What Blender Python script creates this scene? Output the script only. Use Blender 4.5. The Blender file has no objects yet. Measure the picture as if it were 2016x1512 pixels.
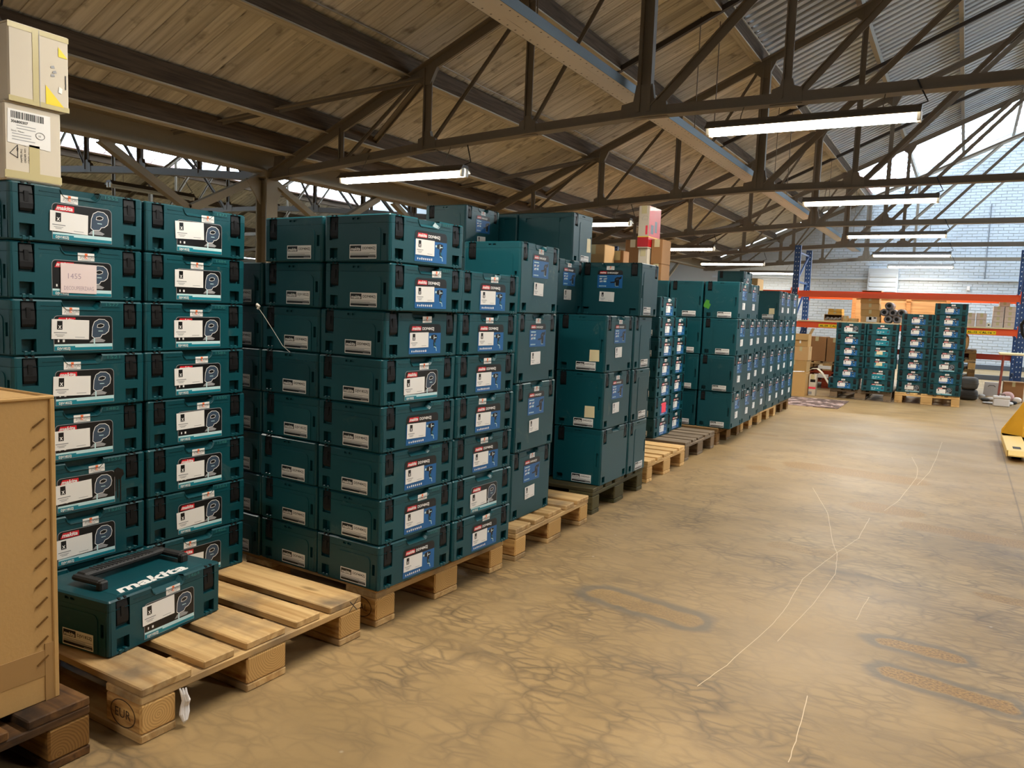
import bpy, bmesh, math, random
from mathutils import Vector, Matrix
random.seed(7)
sc = bpy.context.scene
col = sc.collection

# ------------------------------------------------------------------ camera, sky, lamps, exposure
cam_d = bpy.data.cameras.new('camera'); cam = bpy.data.objects.new('camera', cam_d); col.objects.link(cam)
cam.location = (1.6836, -1.1678, 1.1121); cam.rotation_euler = (1.4743, -0.0384, 0.5224)
cam_d.sensor_fit = 'HORIZONTAL'; cam_d.sensor_width = 36.0; cam_d.lens = 1549.6 / 2016 * 36.0
cam_d.clip_start = 0.05; cam_d.clip_end = 200
sc.camera = cam
w = bpy.data.worlds.new('overcast_sky'); sc.world = w; w.use_nodes = True
w.node_tree.nodes['Background'].inputs[0].default_value = (0.74, 0.87, 1.0, 1)
w.node_tree.nodes['Background'].inputs[1].default_value = 9.5
sc.view_settings.view_transform = 'Standard'; sc.view_settings.look = 'None'
sc.view_settings.gamma = 1.0; sc.view_settings.use_curve_mapping = False
sc.view_settings.exposure = 0.05
LAMP_POWER = 46.0; LAMP_COLOR = (1.0, 0.94, 0.84)
sc.cycles.use_denoising = True
sc.cycles.max_bounces = 8; sc.cycles.diffuse_bounces = 4; sc.cycles.glossy_bounces = 3
sc.cycles.transparent_max_bounces = 8; sc.cycles.caustics_reflective = False; sc.cycles.caustics_refractive = False
sc.cycles.sample_clamp_indirect = 8.0

# ------------------------------------------------------------------ material helpers
def L(r, g, b):
    f = lambda c: (c/255/12.92) if c/255 <= 0.04045 else ((c/255+0.055)/1.055)**2.4
    return (f(r), f(g), f(b), 1)
MATS = {}
def mat(name, rgb, rough=0.6, metal=0.0, emit=0.0, var=0.0, bump=0.0, bscale=60.0, spec=0.5, coat=0.0):
    if name in MATS: return MATS[name]
    m = bpy.data.materials.new(name); m.use_nodes = True; MATS[name] = m
    nt = m.node_tree; b = nt.nodes['Principled BSDF']
    b.inputs['Base Color'].default_value = rgb; b.inputs['Roughness'].default_value = rough
    b.inputs['Metallic'].default_value = metal; b.inputs['Specular IOR Level'].default_value = spec
    b.inputs['Coat Weight'].default_value = coat
    if emit: b.inputs['Emission Color'].default_value = rgb; b.inputs['Emission Strength'].default_value = emit
    if var or bump:
        tc = nt.nodes.new('ShaderNodeTexCoord')
        n = nt.nodes.new('ShaderNodeTexNoise'); n.inputs['Scale'].default_value = bscale; n.inputs['Detail'].default_value = 4
        nt.links.new(tc.outputs['Object'], n.inputs['Vector'])
        if var:
            oi = nt.nodes.new('ShaderNodeObjectInfo')
            mx = nt.nodes.new('ShaderNodeMath'); mx.operation = 'ADD'
            nt.links.new(n.outputs['Fac'], mx.inputs[0]); nt.links.new(oi.outputs['Random'], mx.inputs[1])
            mr = nt.nodes.new('ShaderNodeMapRange'); mr.inputs['From Min'].default_value = 0.3; mr.inputs['From Max'].default_value = 1.7
            mr.inputs['To Min'].default_value = 1 - var; mr.inputs['To Max'].default_value = 1 + var
            nt.links.new(mx.outputs[0], mr.inputs['Value'])
            vm = nt.nodes.new('ShaderNodeVectorMath'); vm.operation = 'SCALE'; vm.inputs[0].default_value = rgb[:3]
            nt.links.new(mr.outputs[0], vm.inputs['Scale']); nt.links.new(vm.outputs[0], b.inputs['Base Color'])
        if bump:
            bp = nt.nodes.new('ShaderNodeBump'); bp.inputs['Strength'].default_value = bump; bp.inputs['Distance'].default_value = 0.004
            nt.links.new(n.outputs['Fac'], bp.inputs['Height']); nt.links.new(bp.outputs[0], b.inputs['Normal'])
    return m

def ramp(nt, pts):
    r = nt.nodes.new('ShaderNodeValToRGB'); e = r.color_ramp.elements
    while len(e) < len(pts): e.new(0.5)
    for k, (p, c) in enumerate(pts): e[k].position = p; e[k].color = c
    return r
def wood(name, light, dark, knots=True, axis='X', rough=0.75, grain=1.0, dirt=None, dirt_amt=0.0):
    """board wood: grain stretched along the board's own axis, each board shifted by its own random value"""
    if name in MATS: return MATS[name]
    m = bpy.data.materials.new(name); m.use_nodes = True; MATS[name] = m
    nt = m.node_tree; b = nt.nodes['Principled BSDF']; lk = nt.links.new
    b.inputs['Roughness'].default_value = rough; b.inputs['Specular IOR Level'].default_value = 0.25
    tc = nt.nodes.new('ShaderNodeTexCoord'); oi = nt.nodes.new('ShaderNodeObjectInfo')
    ad = nt.nodes.new('ShaderNodeVectorMath'); ad.operation = 'MULTIPLY_ADD'
    cb = nt.nodes.new('ShaderNodeCombineXYZ')
    for k in range(3): lk(oi.outputs['Random'], cb.inputs[k])
    lk(cb.outputs[0], ad.inputs[0]); ad.inputs[1].default_value = (13.0, 7.0, 5.0); lk(tc.outputs['Object'], ad.inputs[2])
    mp = nt.nodes.new('ShaderNodeMapping'); s = {'X': (1.2, 22, 22), 'Y': (22, 1.2, 22)}[axis]
    mp.inputs['Scale'].default_value = [q*grain for q in s]; lk(ad.outputs[0], mp.inputs['Vector'])
    n = nt.nodes.new('ShaderNodeTexNoise'); n.inputs['Scale'].default_value = 1.6; n.inputs['Detail'].default_value = 5; n.inputs['Distortion'].default_value = 0.6
    lk(mp.outputs[0], n.inputs['Vector'])
    r = ramp(nt, [(0.30, dark), (0.62, light)]); lk(n.outputs['Fac'], r.inputs[0])
    cur = r.outputs[0]
    if knots:
        mp2 = nt.nodes.new('ShaderNodeMapping'); mp2.inputs['Scale'].default_value = {'X': (2.2, 7, 7), 'Y': (7, 2.2, 7)}[axis]
        lk(ad.outputs[0], mp2.inputs['Vector'])
        v = nt.nodes.new('ShaderNodeTexVoronoi'); v.inputs['Scale'].default_value = 1.0; lk(mp2.outputs[0], v.inputs['Vector'])
        kr = ramp(nt, [(0.04, (1, 1, 1, 1)), (0.12, (0, 0, 0, 1))]); lk(v.outputs['Distance'], kr.inputs[0])
        mx = nt.nodes.new('ShaderNodeMix'); mx.data_type = 'RGBA'
        lk(kr.outputs[0], mx.inputs[0]); lk(cur, mx.inputs[6]); mx.inputs[7].default_value = [c*0.45 for c in dark[:3]] + [1]
        cur = mx.outputs[2]
    if dirt:
        n2 = nt.nodes.new('ShaderNodeTexNoise'); n2.inputs['Scale'].default_value = 5; n2.inputs['Detail'].default_value = 6
        lk(ad.outputs[0], n2.inputs['Vector'])
        dr = ramp(nt, [(0.62 - dirt_amt*0.3, (0, 0, 0, 1)), (0.8 - dirt_amt*0.2, (1, 1, 1, 1))]); lk(n2.outputs['Fac'], dr.inputs[0])
        mx = nt.nodes.new('ShaderNodeMix'); mx.data_type = 'RGBA'
        lk(dr.outputs[0], mx.inputs[0]); lk(cur, mx.inputs[6]); mx.inputs[7].default_value = dirt; cur = mx.outputs[2]
    hs = nt.nodes.new('ShaderNodeHueSaturation'); mr = nt.nodes.new('ShaderNodeMapRange')
    mr.inputs['To Min'].default_value = 0.84; mr.inputs['To Max'].default_value = 1.12
    lk(oi.outputs['Random'], mr.inputs['Value']); lk(mr.outputs[0], hs.inputs['Value']); lk(cur, hs.inputs['Color'])
    lk(hs.outputs[0], b.inputs['Base Color'])
    bp = nt.nodes.new('ShaderNodeBump'); bp.inputs['Strength'].default_value = 0.35; bp.inputs['Distance'].default_value = 0.003
    lk(n.outputs['Fac'], bp.inputs['Height']); lk(bp.outputs[0], b.inputs['Normal'])
    return m
def endgrain(name, light, dark):
    if name in MATS: return MATS[name]
    m = bpy.data.materials.new(name); m.use_nodes = True; MATS[name] = m
    nt = m.node_tree; b = nt.nodes['Principled BSDF']; lk = nt.links.new
    b.inputs['Roughness'].default_value = 0.8; b.inputs['Specular IOR Level'].default_value = 0.2
    tc = nt.nodes.new('ShaderNodeTexCoord'); oi = nt.nodes.new('ShaderNodeObjectInfo')
    mp = nt.nodes.new('ShaderNodeMapping'); mp.inputs['Scale'].default_value = (0.15, 1, 1)
    cb = nt.nodes.new('ShaderNodeCombineXYZ'); mm = nt.nodes.new('ShaderNodeMath'); mm.operation = 'MULTIPLY_ADD'; mm.inputs[1].default_value = 0.14; mm.inputs[2].default_value = -0.07
    lk(oi.outputs['Random'], mm.inputs[0]); lk(mm.outputs[0], cb.inputs[1]); lk(mm.outputs[0], cb.inputs[2]); lk(cb.outputs[0], mp.inputs['Location'])
    lk(tc.outputs['Object'], mp.inputs['Vector'])
    wv = nt.nodes.new('ShaderNodeTexWave'); wv.wave_type = 'RINGS'; wv.rings_direction = 'X'
    wv.inputs['Scale'].default_value = 45; wv.inputs['Distortion'].default_value = 2.5; wv.inputs['Detail'].default_value = 2; wv.inputs['Detail Scale'].default_value = 1.0
    lk(mp.outputs[0], wv.inputs['Vector'])
    r = ramp(nt, [(0.25, light), (1.0, [(p*.6+q*.4) for p, q in zip(light, dark)])]); lk(wv.outputs['Fac'], r.inputs[0])
    mp2 = nt.nodes.new('ShaderNodeMapping'); mp2.inputs['Scale'].default_value = (6, 40, 40); lk(tc.outputs['Object'], mp2.inputs['Vector'])
    n2 = nt.nodes.new('ShaderNodeTexNoise'); n2.inputs['Scale'].default_value = 1.5; n2.inputs['Detail'].default_value = 5; lk(mp2.outputs[0], n2.inputs['Vector'])
    r2 = ramp(nt, [(0.3, dark), (0.65, light)]); lk(n2.outputs['Fac'], r2.inputs[0])
    sx = nt.nodes.new('ShaderNodeSeparateXYZ'); lk(tc.outputs['Normal'], sx.inputs[0]); ab = nt.nodes.new('ShaderNodeMath'); ab.operation = 'ABSOLUTE'; lk(sx.outputs[0], ab.inputs[0])
    gt = nt.nodes.new('ShaderNodeMath'); gt.operation = 'GREATER_THAN'; gt.inputs[1].default_value = 0.6; lk(ab.outputs[0], gt.inputs[0])
    mxg = nt.nodes.new('ShaderNodeMix'); mxg.data_type = 'RGBA'; lk(gt.outputs[0], mxg.inputs[0]); lk(r2.outputs[0], mxg.inputs[6]); lk(r.outputs[0], mxg.inputs[7])
    hs = nt.nodes.new('ShaderNodeHueSaturation'); mr = nt.nodes.new('ShaderNodeMapRange')
    mr.inputs['To Min'].default_value = 0.8; mr.inputs['To Max'].default_value = 1.1
    lk(oi.outputs['Random'], mr.inputs['Value']); lk(mr.outputs[0], hs.inputs['Value']); lk(mxg.outputs[2], hs.inputs['Color'])
    lk(hs.outputs[0], b.inputs['Base Color'])
    return m
def plastic(name, rgb, dust):
    """moulded case plastic with faint scuffs and dust"""
    m = bpy.data.materials.new(name); m.use_nodes = True; MATS[name] = m
    nt = m.node_tree; b = nt.nodes['Principled BSDF']; lk = nt.links.new
    b.inputs['Roughness'].default_value = 0.42; b.inputs['Specular IOR Level'].default_value = 0.45
    tc = nt.nodes.new('ShaderNodeTexCoord'); oi = nt.nodes.new('ShaderNodeObjectInfo')
    ad = nt.nodes.new('ShaderNodeVectorMath'); ad.operation = 'MULTIPLY_ADD'; cb = nt.nodes.new('ShaderNodeCombineXYZ')
    for k in range(3): lk(oi.outputs['Random'], cb.inputs[k])
    lk(cb.outputs[0], ad.inputs[0]); ad.inputs[1].default_value = (31, 17, 23); lk(tc.outputs['Object'], ad.inputs[2])
    n = nt.nodes.new('ShaderNodeTexNoise'); n.inputs['Scale'].default_value = 7; n.inputs['Detail'].default_value = 7; n.inputs['Roughness'].default_value = 0.7; n.inputs['Distortion'].default_value = 1.0
    lk(ad.outputs[0], n.inputs['Vector'])
    r = ramp(nt, [(0.60, (0, 0, 0, 1)), (0.85, (dust, dust, dust, 1))]); lk(n.outputs['Fac'], r.inputs[0])
    mx = nt.nodes.new('ShaderNodeMix'); mx.data_type = 'RGBA'; lk(r.outputs[0], mx.inputs[0])
    hs = nt.nodes.new('ShaderNodeHueSaturation'); mr = nt.nodes.new('ShaderNodeMapRange'); hs.inputs['Color'].default_value = rgb
    mr.inputs['To Min'].default_value = 0.85; mr.inputs['To Max'].default_value = 1.12
    lk(oi.outputs['Random'], mr.inputs['Value']); lk(mr.outputs[0], hs.inputs['Value'])
    lk(hs.outputs[0], mx.inputs[6]); mx.inputs[7].default_value = L(120, 128, 112); lk(mx.outputs[2], b.inputs['Base Color'])
    n2 = nt.nodes.new('ShaderNodeTexNoise'); n2.inputs['Scale'].default_value = 900; lk(tc.outputs['Object'], n2.inputs['Vector'])
    bp = nt.nodes.new('ShaderNodeBump'); bp.inputs['Strength'].default_value = 0.08; bp.inputs['Distance'].default_value = 0.001
    lk(n2.outputs['Fac'], bp.inputs['Height']); lk(bp.outputs[0], b.inputs['Normal'])
    return m

TEAL_C = L(2, 66, 74)
teal = plastic('teal_plastic', TEAL_C, 0.35)
teal_dusty = plastic('teal_plastic_dusty', TEAL_C, 1.0)
black = mat('black_plastic', L(14, 14, 15), 0.55, spec=.3)
blackrib = mat('black_handle_plastic', L(34, 34, 34), 0.6, bump=0.3, bscale=400)
white = mat('label_white', L(232, 230, 226), 0.5); ink = mat('label_black', L(16, 16, 17), 0.4)
red = mat('label_red', L(206, 36, 48), 0.4); blue = mat('label_blue', L(18, 92, 152), 0.4)
tealink = mat('label_teal', L(10, 122, 140), 0.4); pale = mat('label_pale_blue', L(190, 222, 226), 0.4)
grey = mat('label_grey', L(150, 150, 152), 0.5); steelblue = mat('label_slate', L(58, 74, 92), 0.4)
orange_ink = mat('label_orange', L(238, 110, 50), 0.5); scratch_ink = mat('scratched_teal', L(58, 128, 122), 0.6)
yellow_ink = mat('label_yellow', L(240, 205, 0), 0.5); cream_ink = mat('label_cream', L(226, 212, 170), 0.6); pink_ink = mat('label_pink', L(240, 70, 90), 0.5)
paper_note = mat('note_paper', L(226, 208, 206), 0.7); pencil = mat('note_pencil', L(165, 145, 160), 0.7)
tape_m = mat('carton_tape', L(196, 184, 140), 0.22, spec=0.6)

# ------------------------------------------------------------------ mesh helpers
class MB:
    def __init__(s): s.v = []; s.f = []; s.m = []; s.k = 0
    def mat(s, k): s.k = k; return s
    def face(s, pts):
        n = len(s.v); s.v += [tuple(p) for p in pts]; s.f.append(tuple(range(n, n+len(pts)))); s.m.append(s.k); return s
    def raw(s, vs, fs):
        n = len(s.v); s.v += [tuple(p) for p in vs]
        for f in fs: s.f.append(tuple(n+i for i in f)); s.m.append(s.k)
        return s
    def box(s, x0, x1, y0, y1, z0, z1):
        vs = [(x, y, z) for x in (x0, x1) for y in (y0, y1) for z in (z0, z1)]
        return s.raw(vs, [(0, 1, 3, 2), (4, 6, 7, 5), (0, 4, 5, 1), (2, 3, 7, 6), (0, 2, 6, 4), (1, 5, 7, 3)])
    def bbox(s, x0, x1, y0, y1, z0, z1, c):
        """box with its edges chamfered by c"""
        vs = []; idx = {}
        for ix, x in enumerate((x0, x1)):
            for iy, y in enumerate((y0, y1)):
                for iz, z in enumerate((z0, z1)):
                    sx, sy, sz = 1-2*ix, 1-2*iy, 1-2*iz
                    idx[ix, iy, iz] = len(vs)
                    vs += [(x, y+sy*c, z+sz*c), (x+sx*c, y, z+sz*c), (x+sx*c, y+sy*c, z)]
        g = lambda a, b, d, k: idx[a, b, d]+k
        fs = []
        for a in (0, 1):
            q = [g(a, 0, 0, 0), g(a, 1, 0, 0), g(a, 1, 1, 0), g(a, 0, 1, 0)]; fs.append(q if a else q[::-1])
            q = [g(0, a, 0, 1), g(0, a, 1, 1), g(1, a, 1, 1), g(1, a, 0, 1)]; fs.append(q if a else q[::-1])
            q = [g(0, 0, a, 2), g(1, 0, a, 2), g(1, 1, a, 2), g(0, 1, a, 2)]; fs.append(q if a else q[::-1])
            for b in (0, 1):
                fs.append([g(a, b, 0, 0), g(a, b, 1, 0), g(a, b, 1, 1), g(a, b, 0, 1)])
                fs.append([g(a, 0, b, 0), g(a, 1, b, 0), g(a, 1, b, 2), g(a, 0, b, 2)])
                fs.append([g(0, a, b, 1), g(1, a, b, 1), g(1, a, b, 2), g(0, a, b, 2)])
                for d in (0, 1): fs.append([g(a, b, d, 0), g(a, b, d, 1), g(a, b, d, 2)])
        return s.raw(vs, fs)
    def bar(s, p, q, w, t, up=(0, 1, 0)):
        """rectangular bar p->q, t along up, w across"""
        p, q = Vector(p), Vector(q); d = (q-p).normalized(); u = Vector(up); u = (u-d*u.dot(d)).normalized(); n = d.cross(u)
        vs = []
        for c in (p, q):
            for a, b in ((-1, -1), (1, -1), (1, 1), (-1, 1)): vs.append(c+u*(t/2*a)+n*(w/2*b))
        return s.raw(vs, [(3, 2, 1, 0), (4, 5, 6, 7), (0, 1, 5, 4), (1, 2, 6, 5), (2, 3, 7, 6), (3, 0, 4, 7)])
    def angle(s, p, q, w, t=0.008, up=(0, 1, 0)):
        """rolled angle section: two thin legs"""
        p, q = Vector(p), Vector(q); d = (q-p).normalized(); u = Vector(up); u = (u-d*u.dot(d)).normalized(); n = d.cross(u)
        s.bar(p+n*(w/2), q+n*(w/2), t, w, u); s.bar(p, q, w, t, u); return s
    def tube(s, pts, r, n=8, caps=True):
        pts = [Vector(p) for p in pts]; rings = []
        rs = r if isinstance(r, (list, tuple)) else [r]*len(pts)
        prev = None
        for i, p in enumerate(pts):
            d = ((pts[min(i+1, len(pts)-1)]-pts[max(i-1, 0)])).normalized()
            if prev is None:
                a = Vector((0, 0, 1)) if abs(d.z) < 0.9 else Vector((1, 0, 0)); u = (a-d*a.dot(d)).normalized()
            else: u = (prev-d*prev.dot(d)).normalized()
            prev = u; v = d.cross(u)
            rings.append([p+u*(rs[i]*math.cos(2*math.pi*k/n))+v*(rs[i]*math.sin(2*math.pi*k/n)) for k in range(n)])
        vs = [q for r_ in rings for q in r_]; fs = []
        for i in range(len(rings)-1):
            for k in range(n): fs.append((i*n+k, i*n+(k+1) % n, (i+1)*n+(k+1) % n, (i+1)*n+k))
        if caps: fs.append(tuple(range(n))[::-1]); fs.append(tuple((len(rings)-1)*n+k for k in range(n)))
        return s.raw(vs, fs)
    def prism(s, poly, axis, a, b):
        """extrude a 2-D polygon along an axis from a to b; poly coordinates are the two other axes in order"""
        def P(u, v, h): return {'x': (h, u, v), 'y': (u, h, v), 'z': (u, v, h)}[axis]
        n = len(poly); vs = [P(u, v, a) for u, v in poly]+[P(u, v, b) for u, v in poly]
        fs = [tuple(range(n)), tuple(range(n, 2*n))[::-1]]+[(k, n+k, n+(k+1) % n, (k+1) % n) for k in range(n)]
        return s.raw(vs, fs)
    def data(s, name, mats, smooth=False):
        me = bpy.data.meshes.new(name); me.from_pydata(s.v, [], s.f)
        for m in (mats if isinstance(mats, (list, tuple)) else [mats]): me.materials.append(m)
        me.polygons.foreach_set('material_index', s.m)
        bm = bmesh.new(); bm.from_mesh(me); bmesh.ops.recalc_face_normals(bm, faces=bm.faces); bm.to_mesh(me); bm.free()
        if smooth: me.polygons.foreach_set('use_smooth', [True]*len(me.polygons))
        me.update(); return me
def link(name, me, parent=None, loc=(0, 0, 0), rot=(0, 0, 0)):
    o = bpy.data.objects.new(name, me); col.objects.link(o); o.location = loc; o.rotation_euler = rot
    if parent is not None: o.parent = parent
    return o
LABELS = set()
def tag(o, label, cat, group=None):
    assert label not in LABELS, label
    LABELS.add(label); n = len(label.split()); assert 4 <= n <= 16, (n, label)
    o['label'] = label; o['category'] = cat
    if group: o['group'] = group
    return o
def thing(name, label, cat, loc=(0, 0, 0), rz=0, group=None):
    return tag(link(name, None, None, loc, (0, 0, rz)), label, cat, group)
def struct(name, me, parent=None, loc=(0, 0, 0), rot=(0, 0, 0)):
    o = link(name, me, parent, loc, rot); o['kind'] = 'structure'; return o
def stuff(name, me, parent=None, loc=(0, 0, 0)):
    o = link(name, me, parent, loc); o['kind'] = 'stuff'; return o
_tx = {}
def text2d(s, size, bold=0.0, shear=0.0, sx=1.0):
    """flat lettering as 2-D vertices and faces, left-bottom at the origin; returns (verts, faces, width)"""
    key = (s, size, bold, shear, sx)
    if key in _tx: return _tx[key]
    c = bpy.data.curves.new('lettering', 'FONT'); c.body = s; c.size = size; c.offset = bold*size; c.shear = shear; c.resolution_u = 2
    o = bpy.data.objects.new('lettering', c); col.objects.link(o)
    me = o.to_mesh(); vs = [(v.co.x*sx, v.co.y) for v in me.vertices]; fs = [tuple(p.vertices) for p in me.polygons]
    o.to_mesh_clear(); bpy.data.objects.remove(o); bpy.data.curves.remove(c)
    x0 = min(v[0] for v in vs); vs = [(a-x0, b) for a, b in vs]
    _tx[key] = (vs, fs, max(v[0] for v in vs)); return _tx[key]
class Flat:
    """printed sticker: flat layers, each a hair above the last"""
    def __init__(s, put, step=0.00025): s.b = MB(); s.put = put; s.step = step; s.n = 0
    def poly(s, pts, m, layer): s.b.k = m; s.b.face([s.put(u, v, layer*s.step) for u, v in pts]); return s
    def rect(s, u0, u1, v0, v1, m, layer): return s.poly([(u0, v0), (u1, v0), (u1, v1), (u0, v1)], m, layer)
    def quad(s, cx, cy, w, h, a, m, layer):
        ca, sa = math.cos(a), math.sin(a)
        return s.poly([(cx+x*ca-y*sa, cy+x*sa+y*ca) for x, y in ((-w/2, -h/2), (w/2, -h/2), (w/2, h/2), (-w/2, h/2))], m, layer)
    def text(s, t, u, v, size, m, layer, bold=0.0, shear=0.0, sx=1.0, rot=0.0, fit=None):
        vs, fs, wd = text2d(t, size, bold, shear, sx); k = 1.0 if not fit else fit/wd
        ca, sa = math.cos(rot), math.sin(rot); s.b.k = m
        s.b.raw([s.put(u+(x*k*ca-y*sa), v+(x*k*sa+y*ca), layer*s.step) for x, y in vs], fs); return s
    def line(s, pts, wd, m, layer):
        for (a, b), (c, d) in zip(pts, pts[1:]):
            l = math.hypot(c-a, d-b) or 1; nx, ny = -(d-b)/l*wd/2, (c-a)/l*wd/2
            s.poly([(a+nx, b+ny), (a-nx, b-ny), (c-nx, d-ny), (c+nx, d+ny)], m, layer)
        return s
    def rrect(s, u0, u1, v0, v1, r, m, layer, top_only=False, n=4):
        pts = []
        for cx, cy, a0, on in ((u0+r, v0+r, 180, not top_only), (u1-r, v0+r, 270, not top_only), (u1-r, v1-r, 0, True), (u0+r, v1-r, 90, True)):
            if on: pts += [(cx+r*math.cos(math.radians(a0+90*k/n)), cy+r*math.sin(math.radians(a0+90*k/n))) for k in range(n+1)]
            else: pts.append((u0 if a0 == 180 else u1, v0))
        return s.poly(pts, m, layer)

# ------------------------------------------------------------------ stackable tool cases
CL, CW = 0.396, 0.296                       # length along the front, depth
LATCH_U = 0.152
def wall(mb, put, u0, u1, z0, z1, rects):
    us = sorted({u0, u1} | {min(max(q, u0), u1) for r in rects for q in r[:2]})
    zs = sorted({z0, z1} | {min(max(q, z0), z1) for r in rects for q in r[2:4]})
    def dep(i, j):
        uc, zc = (us[i]+us[i+1])/2, (zs[j]+zs[j+1])/2; d = 0
        for r in rects:
            if r[0] < uc < r[1] and r[2] < zc < r[3]: d = r[4]
        return d
    D = [[dep(i, j) for j in range(len(zs)-1)] for i in range(len(us)-1)]
    for i in range(len(us)-1):
        for j in range(len(zs)-1):
            a, b, c, e, d = us[i], us[i+1], zs[j], zs[j+1], D[i][j]
            mb.face([put(a, c, d), put(b, c, d), put(b, e, d), put(a, e, d)])
            if i+1 < len(us)-1 and D[i+1][j] != d:
                g = D[i+1][j]; mb.face([put(b, c, d), put(b, c, g), put(b, e, g), put(b, e, d)])
            if j+1 < len(zs)-1 and D[i][j+1] != d:
                g = D[i][j+1]; mb.face([put(a, e, d), put(b, e, d), put(b, e, g), put(a, e, g)])
            if j == len(zs)-2 and d: mb.face([put(a, e, d), put(b, e, d), put(b, e, 0), put(a, e, 0)])
            if j == 0 and d: mb.face([put(a, c, d), put(b, c, d), put(b, c, 0), put(a, c, 0)])
RC = 0.010
def corners(mb, z0, z1, ins0=0.0, ins1=0.0):
    for sx, sy in ((1, 1), (1, -1), (-1, -1), (-1, 1)):
        pts = []
        for k in range(4):
            a = math.radians(90*k/3); pts.append((math.cos(a), math.sin(a)))
        def P(k, z, ins):
            c, s_ = pts[k]; return (sx*(CW/2-RC+(RC-ins)*c), sy*(CL/2-RC+(RC-ins)*s_), z)
        for k in range(3): mb.face([P(k, z0, ins0), P(k+1, z0, ins0), P(k+1, z1, ins1), P(k, z1, ins1)])
LID = 0.030
PUT = {'f': lambda u, z, d: (CW/2-d, u, z), 'b': lambda u, z, d: (-CW/2+d, u, z),
       'n': lambda u, z, d: (u, -CL/2+d, z), 'p': lambda u, z, d: (u, CL/2-d, z)}
def bays(H, face):
    if face == 'f':
        r = [(s*LATCH_U-0.022, s*LATCH_U+0.022, H-0.084, H+1, 0.011) for s in (-1, 1)]
        r += [(s*LATCH_U-0.020, s*LATCH_U+0.020, 0.010, 0.046, 0.020) for s in (-1, 1)]
    elif face == 'b':
        r = [(s*0.12-0.02, s*0.12+0.02, H-0.06, H-0.035, 0.008) for s in (-1, 1)]
    else:
        r = [(-0.122, -0.082, H-0.084, H+1, 0.011), (-0.120, -0.084, 0.010, 0.046, 0.020), (0.119, 0.131, 0.34*H, 0.58*H, 0.012)]
        r += [(-0.018, -0.003, H-0.019, H-0.012, 0.006), (0.003, 0.020, H-0.019, H-0.012, 0.006)]
    return r
def case_body(H):
    mb = MB(); top = H-LID-0.0006
    wall(mb, PUT['f'], -CL/2+RC, CL/2-RC, 0.004, top, bays(H, 'f'))
    wall(mb, PUT['b'], -CL/2+RC, CL/2-RC, 0.004, top, bays(H, 'b'))
    for s in 'np': wall(mb, PUT[s], -CW/2+RC, CW/2-RC, 0.004, top, bays(H, s))
    corners(mb, 0.004, top, 0.0015, 0)
    b = 0.006
    mb.face([(-CW/2+b, -CL/2+b, 0), (CW/2-b, -CL/2+b, 0), (CW/2-b, CL/2-b, 0), (-CW/2+b, CL/2-b, 0)])
    for a, c in (((-1, -1), (1, -1)), ((1, -1), (1, 1)), ((1, 1), (-1, 1)), ((-1, 1), (-1, -1))):
        P = lambda q, i, z: (q[0]*(CW/2-i), q[1]*(CL/2-i), z)
        mb.face([P(a, b, 0), P(c, b, 0), P(c, 0.002, 0.004), P(a, 0.002, 0.004)])
    mb.face([(-CW/2+.002, -CL/2+.002, top), (CW/2-.002, -CL/2+.002, top), (CW/2-.002, CL/2-.002, top), (-CW/2+.002, CL/2-.002, top)])
    # raised arch panel on both ends, and on the tall cases on front and back
    def arch(put, u0, u1, z1, r, t):
        pts = [(u0, 0.006), (u1, 0.006)]
        for k in range(5): a = math.radians(90*k/4); pts.append((u1-r+r*math.cos(a), z1-r+r*math.sin(a)))
        for k in range(5): a = math.radians(90+90*k/4); pts.append((u0+r+r*math.cos(a), z1-r+r*math.sin(a)))
        n = len(pts); inn = [put(u, z, 0.0005) for u, z in pts]; out = [put(u, z, -t) for u, z in pts]
        mb.raw(inn+out, [tuple(range(n, 2*n))]+[(k, (k+1) % n, n+(k+1) % n, n+k) for k in range(n)])
    for s in 'np': arch(PUT[s], -0.050, 0.110, 0.72*H if H < 0.2 else 0.84*H, 0.018, 0.0022)
    if H > 0.2:
        arch(PUT['b'], -0.10, 0.10, 0.84*H, 0.018, 0.0022)
    # stacking hooks under each latch bay
    for s in (-1, 1):
        for k in (-0.009, 0.009): mb.bbox(CW/2-0.012, CW/2+0.0015, s*LATCH_U+k-0.005, s*LATCH_U+k+0.005, 0.001, 0.013, 0.0015)
        for k in (-0.009, 0.009):
            y = s*CL/2; mb.bbox(-0.102+k-0.005, -0.102+k+0.005, min(y, y-s*0.012)-0.001*(s < 0), max(y, y-s*0.012)+0.001*(s > 0), 0.001, 0.013, 0.0015)
    return mb.data('case_body', teal)
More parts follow.
